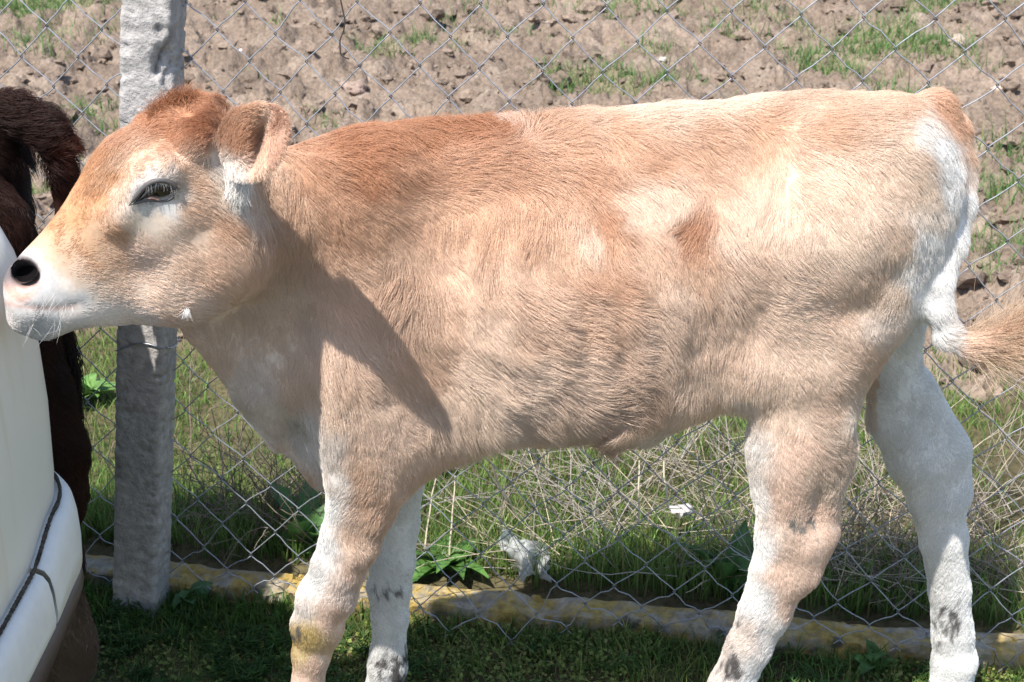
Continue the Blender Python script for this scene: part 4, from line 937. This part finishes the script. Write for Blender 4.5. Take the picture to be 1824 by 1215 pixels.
# ------------------------------------------------------------------ grass
def blades(name, x, y, z, h, w, lean, az, col, tip=None, kind='stuff', label=None, cat='grass', curl=.5, mat=None):
    n = len(x); lv = np.array([0, .4, .75, 1.0]); K = 7
    d = np.stack([np.cos(az), np.sin(az), 0*az], -1); sd = np.stack([-np.sin(az), np.cos(az), 0*az], -1)
    tw = rng.uniform(0, 6.28, n); sd = np.stack([np.cos(tw), np.sin(tw), 0*tw], -1)
    V = np.zeros((n, K, 3)); C = np.zeros((n, K, 3)); base = np.stack([x, y, z], -1)
    wl_ = [1, .85, .5]
    for q in range(4):
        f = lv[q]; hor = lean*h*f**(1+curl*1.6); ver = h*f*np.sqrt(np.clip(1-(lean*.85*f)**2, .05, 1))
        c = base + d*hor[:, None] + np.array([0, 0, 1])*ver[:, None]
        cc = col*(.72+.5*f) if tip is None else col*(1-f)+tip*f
        if q < 3:
            V[:, 2*q] = c - sd*(w*wl_[q]/2)[:, None]; V[:, 2*q+1] = c + sd*(w*wl_[q]/2)[:, None]; C[:, 2*q] = cc; C[:, 2*q+1] = cc
        else: V[:, 6] = c; C[:, 6] = cc
    o = np.arange(n)[:, None]*K
    F = np.concatenate([o+np.array([[0, 1, 3]]), o+np.array([[0, 3, 2]]), o+np.array([[2, 3, 5]]), o+np.array([[2, 5, 4]]), o+np.array([[4, 5, 6]])])
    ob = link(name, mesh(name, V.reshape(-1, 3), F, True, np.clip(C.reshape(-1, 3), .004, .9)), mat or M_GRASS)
    return tag(ob, label, cat, kind=kind)
def gcol(n, base, var=.3, yel=.25):
    c = np.array(base)[None]*(1+var*(rng.random((n, 1))*2-1)); yl = (rng.random((n, 1)) < yel)*rng.random((n, 1)); return c*(1-yl*.6) + yl*.6*np.array([.36, .30, .13])
def build_grass():
    # strip between kerb and field
    n = 60000
    x = rng.uniform(-1.7, 1.6, n); t = rng.random(n)**1.25; y = kerb_y(x)+.15 + t*(soil_edge(x)+.12-kerb_y(x)-.15)
    keep = fbm(x*2.3, y*2.3, s=81, o=3) + rng.normal(0, .3, n) > -.42; x, y = x[keep], y[keep]; n = len(x)
    k = y-kerb_y(x); h = (.026+.042*np.exp(-k/.30))*np.exp(rng.normal(0, .35, n)); z = ground_z(x, y)-.004
    blades('verge_grass', x, y, z, h, rng.uniform(.0018, .0036, n), np.abs(rng.normal(.4, .25, n)).clip(0, .95), rng.uniform(0, 6.28, n), gcol(n, (.175, .28, .07), .35, .3), None, label='bright green grass growing between the kerb and the ploughed soil')
    # tall blades right behind the kerb
    n = 4200; x = rng.uniform(-1.5, 1.5, n); y = kerb_y(x)+.125+.22*rng.random(n)**1.6
    keep = noise(x*5, y*5, s=83)+rng.normal(0, .3, n) > -.2; x, y = x[keep], y[keep]; n = len(x)
    blades('tall_grass', x, y, ground_z(x, y), rng.uniform(.045, .13, n), rng.uniform(.002, .004, n), np.abs(rng.normal(.3, .2, n)).clip(0, .9), rng.uniform(0, 6.28, n), gcol(n, (.12, .205, .05), .35, .35), label='taller grass blades standing right behind the kerb')
    # short weedy turf in front of the kerb
    n = 30000; x = rng.uniform(-1.2, 1.2, n); y = rng.uniform(-.15, 1, n); y = -.1 + (kerb_y(x)+.01+.1)*rng.random(n)
    keep = fbm(x*4, y*4, s=85, o=3)+rng.normal(0, .35, n) > -.35; x, y = x[keep], y[keep]; n = len(x)
    blades('turf_grass', x, y, ground_z(x, y)-.003, .017*np.exp(rng.normal(0, .5, n)), rng.uniform(.0016, .0034, n), np.abs(rng.normal(.6, .3, n)).clip(0, .97), rng.uniform(0, 6.28, n), gcol(n, (.21, .25, .065), .4, .4), label='short weedy turf under the calf in front of the kerb')
    # long blades in the shade at the left and against the kerb
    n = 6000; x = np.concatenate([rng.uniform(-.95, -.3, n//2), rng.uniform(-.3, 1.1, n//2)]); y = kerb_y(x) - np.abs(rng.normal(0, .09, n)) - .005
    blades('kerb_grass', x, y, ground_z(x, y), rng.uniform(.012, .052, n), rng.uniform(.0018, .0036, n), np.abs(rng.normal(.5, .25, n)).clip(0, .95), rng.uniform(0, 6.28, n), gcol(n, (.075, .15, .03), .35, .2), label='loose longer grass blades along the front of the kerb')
    # tufts in the field
    m = 22000; y = -1.85+np.exp(rng.uniform(math.log(3.0), math.log(10.5), m)); x = (rng.random(m)*2-1)*(.2+.40*(y+1.85)); gm = green_mask(x, y)
    keep = (gm + rng.normal(0, .16, m) > .52) & (soil_mask(x, y) > .6); x, y = x[keep], y[keep]
    per = 9; tx = np.repeat(x, per); ty = np.repeat(y, per); n = len(tx); sp = .032*(1+.05*ty)
    sz = np.repeat(np.exp(rng.normal(-.1, .4, len(x))), per)
    tx = tx+rng.normal(0, 1, n)*sp; ty = ty+rng.normal(0, 1, n)*sp
    blades('field_grass', tx, ty, ground_z(tx, ty)-.004, .042*sz*np.exp(rng.normal(0, .3, n))*(1+.06*ty), rng.uniform(.002, .004, n)*(1+.12*ty), np.abs(rng.normal(.55, .25, n)).clip(0, .95), rng.uniform(0, 6.28, n), gcol(n, (.13, .235, .07), .3, .25), label='scattered green grass tufts sprouting from the ploughed soil')
build_grass()

# ------------------------------------------------------------------ dead stems, weeds, litter
def sticks(name, segs, rads, cols, label, cat, mat=None, parent=None, kind='stuff'):
    VV, FF, CC, off = [], [], [], 0
    for p, r, c in zip(segs, rads, cols):
        V, F = tube(p, np.linspace(r, r*.5, len(p)), 4); VV.append(V); FF.append(F+off); off += len(V); CC.append(np.repeat(np.array(c)[None], len(V), 0))
    o = link(name, mesh(name, np.vstack(VV), np.vstack(FF), True, np.vstack(CC)), mat or M_DRY)
    if parent: child(o, parent)
    return tag(o, label, cat, kind=kind)
def build_stems():
    g = np.random.default_rng(14); segs, rads, cols = [], [], []
    def stem(b, d, L, r, c, br=2, wob=.1):
        n = 7; p = [np.array(b, float)]; d = np.array(d, float); d /= np.linalg.norm(d)
        for k in range(n-1):
            d = d + g.normal(0, wob, 3); d /= np.linalg.norm(d); p.append(p[-1]+d*L/(n-1))
        p = np.array(p); segs.append(p); rads.append(r); cols.append(c)
        for q in range(br):
            k = int(g.integers(2, n)); stem(p[k-1], d+g.normal(0, .6, 3), L*(.2+.3*g.random()), r*.6, c, br-1 if br > 1 else 0, wob*1.3)
    straw = lambda: (np.array([.44, .37, .27]) if g.random() < .55 else np.array([.34, .30, .265]))*(.6+.6*g.random())
    # bleached stalks leaning over the grass behind the fence
    for k in range(520):
        x = g.uniform(-.05, .95) if g.random() < .75 else g.uniform(-.2, 1.3); y = kerb_y(x)+.14+.6*g.random()**1.2
        el = g.uniform(.05, 1.1); az = g.normal(2.6, 1.0) if g.random() < .5 else g.uniform(0, 6.28)
        stem((x, y, .02+.05*g.random()), (math.cos(az)*math.cos(el), .5*math.sin(az)*math.cos(el), math.sin(el)), g.uniform(.08, .32), g.uniform(.0006, .0015), straw(), int(g.integers(0, 3)), .09)
    sticks('dry_stalks', segs, rads, cols, 'tangle of bleached dead stalks lying in the grass behind the fence', 'dead stalks')
    # seed heads
    segs.clear(); rads.clear(); cols.clear()
    # the dark dead bush by the post
    for k in range(95):
        x = g.normal(-.44, .11); y = kerb_y(x)+.15+.18*g.random(); az = g.uniform(0, 6.28); el = g.uniform(.5, 1.4)
        stem((x, y, .0), (math.cos(az)*math.cos(el), .5*math.sin(az)*math.cos(el), math.sin(el)), g.uniform(.14, .33), g.uniform(.0009, .0019), np.array([.20, .16, .125])*(.4+1.1*g.random()), 3, .16)
    sticks('dead_bush', segs, rads, cols, 'dark twiggy dead bush right of the concrete post', 'bush', kind='thing')
    segs.clear(); rads.clear(); cols.clear()
    for k in range(80):
        x = g.normal(.70, .09); y = kerb_y(x)+.15+.2*g.random(); az = g.uniform(0, 6.28); el = g.uniform(.4, 1.3)
        stem((x, y, .0), (math.cos(az)*math.cos(el), .5*math.sin(az)*math.cos(el), math.sin(el)), g.uniform(.12, .26), g.uniform(.0008, .0016), np.array([.24, .19, .145])*(.4+1.1*g.random()), 3, .16)
    sticks('dead_bush', segs, rads, cols, 'brown twiggy dead bush seen between the calf\'s hind legs', 'bush', kind='thing')
    segs.clear(); rads.clear(); cols.clear()
    # upright pale stalks at the belly's front
    for (a, b) in (((752, 1000), (775, 850)), ((800, 1000), (812, 850)), ((1140, 930), (1138, 820)), ((1188, 905), (1180, 820)), ((876, 830), (925, 930))):
        y = kerb_y(P(*a, .35)[0])+.16; p0, p1 = P(*a, y), P(*b, y+.05); segs.append(np.array([p0+(p1-p0)*t+g.normal(0, .002, 3) for t in np.linspace(0, 1, 6)])); rads.append(.0022); cols.append((.50, .43, .32))
    for s_, lab in zip(range(5), ('pale upright dead stalk just behind the front legs', 'second pale upright stalk from the front legs, in front of broad leaves', 'pale upright stalk under the middle of the belly', 'thin pale stalk under the belly, nearer the hind legs', 'slanting pale stalk just below the chest')):
        V, F = tube(segs[s_], np.linspace(rads[s_], rads[s_]*.6, 6), 5); o = link('dead_stalk', mesh('dead_stalk', V, F, True, np.repeat(np.array(cols[s_])[None], len(V), 0)), M_DRY); tag(o, lab, 'stalk', 'upright dead stalks behind the fence')
build_stems()

def leaf_mesh(name, L, W, droop, col, g, lobes=0.0):
    nu, nv = 9, 5; V = []; C = []
    for i in range(nu):
        f = i/(nu-1); w = W*math.sin(math.pi*min(1, .06+f*.94)**.8)**.75*(1+lobes*math.sin(f*19)) if 0 < i < nu-1 else W*.06
        for j in range(nv):
            e = (j/(nv-1)*2-1); x = L*f; z = L*(.35*f-droop*f*f) + .22*w*abs(e) + .05*L*math.sin(f*9+e*2+L*99)*abs(e)*.5
            V.append((x, w*.5*e, z)); C.append(np.array(col)*(1.25 if abs(e) < .1 else 1)*(.9+.2*g.random()))
    F = [(i*nv+j, i*nv+j+1, i*nv+nv+j+1, i*nv+nv+j) for i in range(nu-1) for j in range(nv-1)]
    return mesh(name, V, F, True, np.clip(np.array(C), 0, 1))
def broad_weed(px, py, y, n, L, W, col, label, lobes=.12, seed=1, el=(.2, .9), name='broad_leaf_weed', group=None):
    g = np.random.default_rng(seed); q = P(px, py, y); root = empty(name, (q[0], y, float(ground_z(np.array([q[0]]), np.array([y]))[0])))
    tag(root, label, 'weed', group)
    for k in range(n):
        s = .7+.5*g.random(); o = link('leaf', leaf_mesh('leaf', L*s, W*s, .3+.5*g.random(), np.array(col)*(.8+.4*g.random()), g, lobes), M_LEAF, root)
        o.rotation_euler = (g.normal(0, .25), -g.uniform(*el), k*2.4+g.random()*.6); o.location = (g.normal(0, .01), g.normal(0, .01), g.random()*.02)
    return root
def build_weeds():
    kb = lambda px: kerb_y((px-912)/FPX*2.5)
    gr = 'broad-leaved weeds along the kerb'
    broad_weed(800, 1000, kb(800)+.15, 14, .085, .038, (.075, .165, .035), 'leafy green dock weed behind the front legs and above the kerb', seed=2, group=gr)
    broad_weed(545, 930, kb(545)+.17, 9, .13, .045, (.07, .16, .045), 'large leafy weed in the shade left of the front legs', seed=3, el=(.6, 1.2), group=gr)
    broad_weed(1300, 960, kb(1300)+.16, 9, .115, .042, (.06, .13, .035), 'broad dark weed beside the near hind leg', seed=4, el=(.5, 1.1), group=gr)
    broad_weed(340, 1010, kb(340)-.03, 8, .05, .03, (.06, .13, .03), 'small weed at the foot of the concrete post', seed=5, el=(.3, 1.0), group=gr)
    broad_weed(150, 640, kb(150)+.75, 16, .085, .036, (.13, .24, .06), 'bright green leafy weed under the tan calf\'s chin', seed=6, lobes=.05, el=(.2, .9), group=gr)
    broad_weed(1560, 1090, kb(1560)-.02, 7, .036, .022, (.07, .14, .035), 'small weed on the shaded kerb between the hind legs', seed=7, group=gr)
    broad_weed(1340, 1020, kb(1340)+.15, 6, .045, .038, (.10, .16, .07), 'pale roundish-leaved weed touching the near hind leg', seed=8, lobes=0, group=gr)
    # feathery low weeds (mayweed) in the shade: many tiny leaflets
    g = np.random.default_rng(6); segs, rads, cols = [], [], []
    for k in range(150):
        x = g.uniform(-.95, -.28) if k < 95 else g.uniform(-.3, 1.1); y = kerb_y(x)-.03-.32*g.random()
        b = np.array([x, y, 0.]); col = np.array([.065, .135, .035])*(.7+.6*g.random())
        for s in range(int(g.integers(5, 10))):
            az = g.uniform(0, 6.28); el = g.uniform(.4, 1.3); L = g.uniform(.025, .065); d = np.array([math.cos(az)*math.cos(el), math.sin(az)*math.cos(el), math.sin(el)])
            p = np.array([b+d*L*t+np.array([0, 0, -.25*L*t*t]) for t in np.linspace(0, 1, 5)]); segs.append(p); rads.append(.0011); cols.append(col)
            for q in range(9):
                c = p[1]+(p[4]-p[1])*q/8; e = g.normal(0, 1, 3); e[2] = abs(e[2])*.5; e /= np.linalg.norm(e); l = .010+.010*g.random(); segs.append(np.array([c, c+e*l*.5, c+e*l])); rads.append(.0013); cols.append(col*(.9+.4*g.random()))
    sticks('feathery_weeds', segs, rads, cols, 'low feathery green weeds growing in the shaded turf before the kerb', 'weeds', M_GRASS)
    # clover-like ground cover
    n = 16000; x = rng.uniform(-.95, 1.1, n); y = -.1+(kerb_y(x)+.09)*rng.random(n); keep = noise(x*6, y*6, s=96)+.5*noise(x*17, y*17, s=97)+rng.normal(0, .2, n) > -.05; x, y = x[keep], y[keep]; n = len(x)
    z = ground_z(x, y)+.003+.018*rng.random(n); r = rng.uniform(.002, .0048, n); a = rng.uniform(0, 6.28, n); tx, ty = rng.normal(0, .4, n), rng.normal(0, .4, n)
    V = np.zeros((n, 5, 3)); V[:, 0] = np.stack([x, y, z], -1)
    for q in range(4):
        an = a+q*1.571; V[:, q+1] = np.stack([x+r*np.cos(an), y+r*np.sin(an), z+r*(tx*np.cos(an)+ty*np.sin(an))+.001], -1)
    o = np.arange(n)[:, None]*5; F = np.concatenate([o+np.array([[0, q+1, (q+1) % 4+1]]) for q in range(4)])
    c = gcol(n, (.20, .25, .06), .4, .3); ob = link('ground_cover', mesh('ground_cover', V.reshape(-1, 3), F, True, np.repeat(c, 5, 0)), M_GRASS); tag(ob, 'tiny yellowish green leaves of low ground cover under the calf', 'ground cover', kind='stuff')
    # plastic bag caught in the grass
    m, n_, l, b = mat_new('thin_white_plastic'); b.inputs['Base Color'].default_value = (.66, .67, .66, 1); b.inputs['Roughness'].default_value = .25; b.inputs['Alpha'].default_value = .38
    tr = n_.new('ShaderNodeBsdfTranslucent'); tr.inputs['Color'].default_value = (.72, .73, .70, 1); ms = n_.new('ShaderNodeMixShader'); ms.inputs[0].default_value = .25
    l.new(b.outputs[0], ms.inputs[1]); l.new(tr.outputs[0], ms.inputs[2]); l.new(ms.outputs[0], n_['Material Output'].inputs['Surface'])
    yb = kb(930)+.17; cn = [(888, 944), (975, 968), (972, 1040), (925, 1022)]; G = 22; V = []
    for i in range(G):
        for j in range(G):
            f, e = i/(G-1), j/(G-1); px = (cn[0][0]*(1-f)+cn[1][0]*f)*(1-e)+(cn[3][0]*(1-f)+cn[2][0]*f)*e; py = (cn[0][1]*(1-f)+cn[1][1]*f)*(1-e)+(cn[3][1]*(1-f)+cn[2][1]*f)*e
            px += 9*float(noise(f*4, e*4, s=5))+5*float(noise(f*11, e*11, s=7)); py += 9*float(noise(f*4, e*4, s=6))+5*float(noise(f*11, e*11, s=8))
            V.append(P(px, py, yb - .05*e + .020*math.sin(f*8+e*3) + .022*float(noise(f*5, e*5, s=9)) + .006*float(noise(f*12, e*12, s=10))))
    F = [(i*G+j, i*G+j+1, i*G+G+j+1, i*G+G+j) for i in range(G-1) for j in range(G-1)]
    o = link('plastic_bag', mesh('plastic_bag', V, F), m); tag(o, 'torn translucent white plastic bag caught in the grass under the belly', 'plastic bag')
    mo = o.modifiers.new('thickness', 'SOLIDIFY'); mo.thickness = .0006
    V, F = lump(77, 3, .7); yq = kb(1210)+.30; q = P(1212, 908, yq); mm = 18*mpp(1212, 908, yq)
    V = V*(1+.25*noise(V[:, 0]*5, V[:, 1]*5, V[:, 2]*5, s=4))[:, None]*mm*np.array([1.2, .8, .6]) + q
    o = link('paper_scrap', mesh('paper_scrap', V, F), mat_plain('grubby_white_paper', (.5, .47, .42), .85, .15, 0, .2, 40, .5)); tag(o, 'crumpled whitish paper scrap in the dead stalks beside the near hind leg', 'paper')
build_weeds()
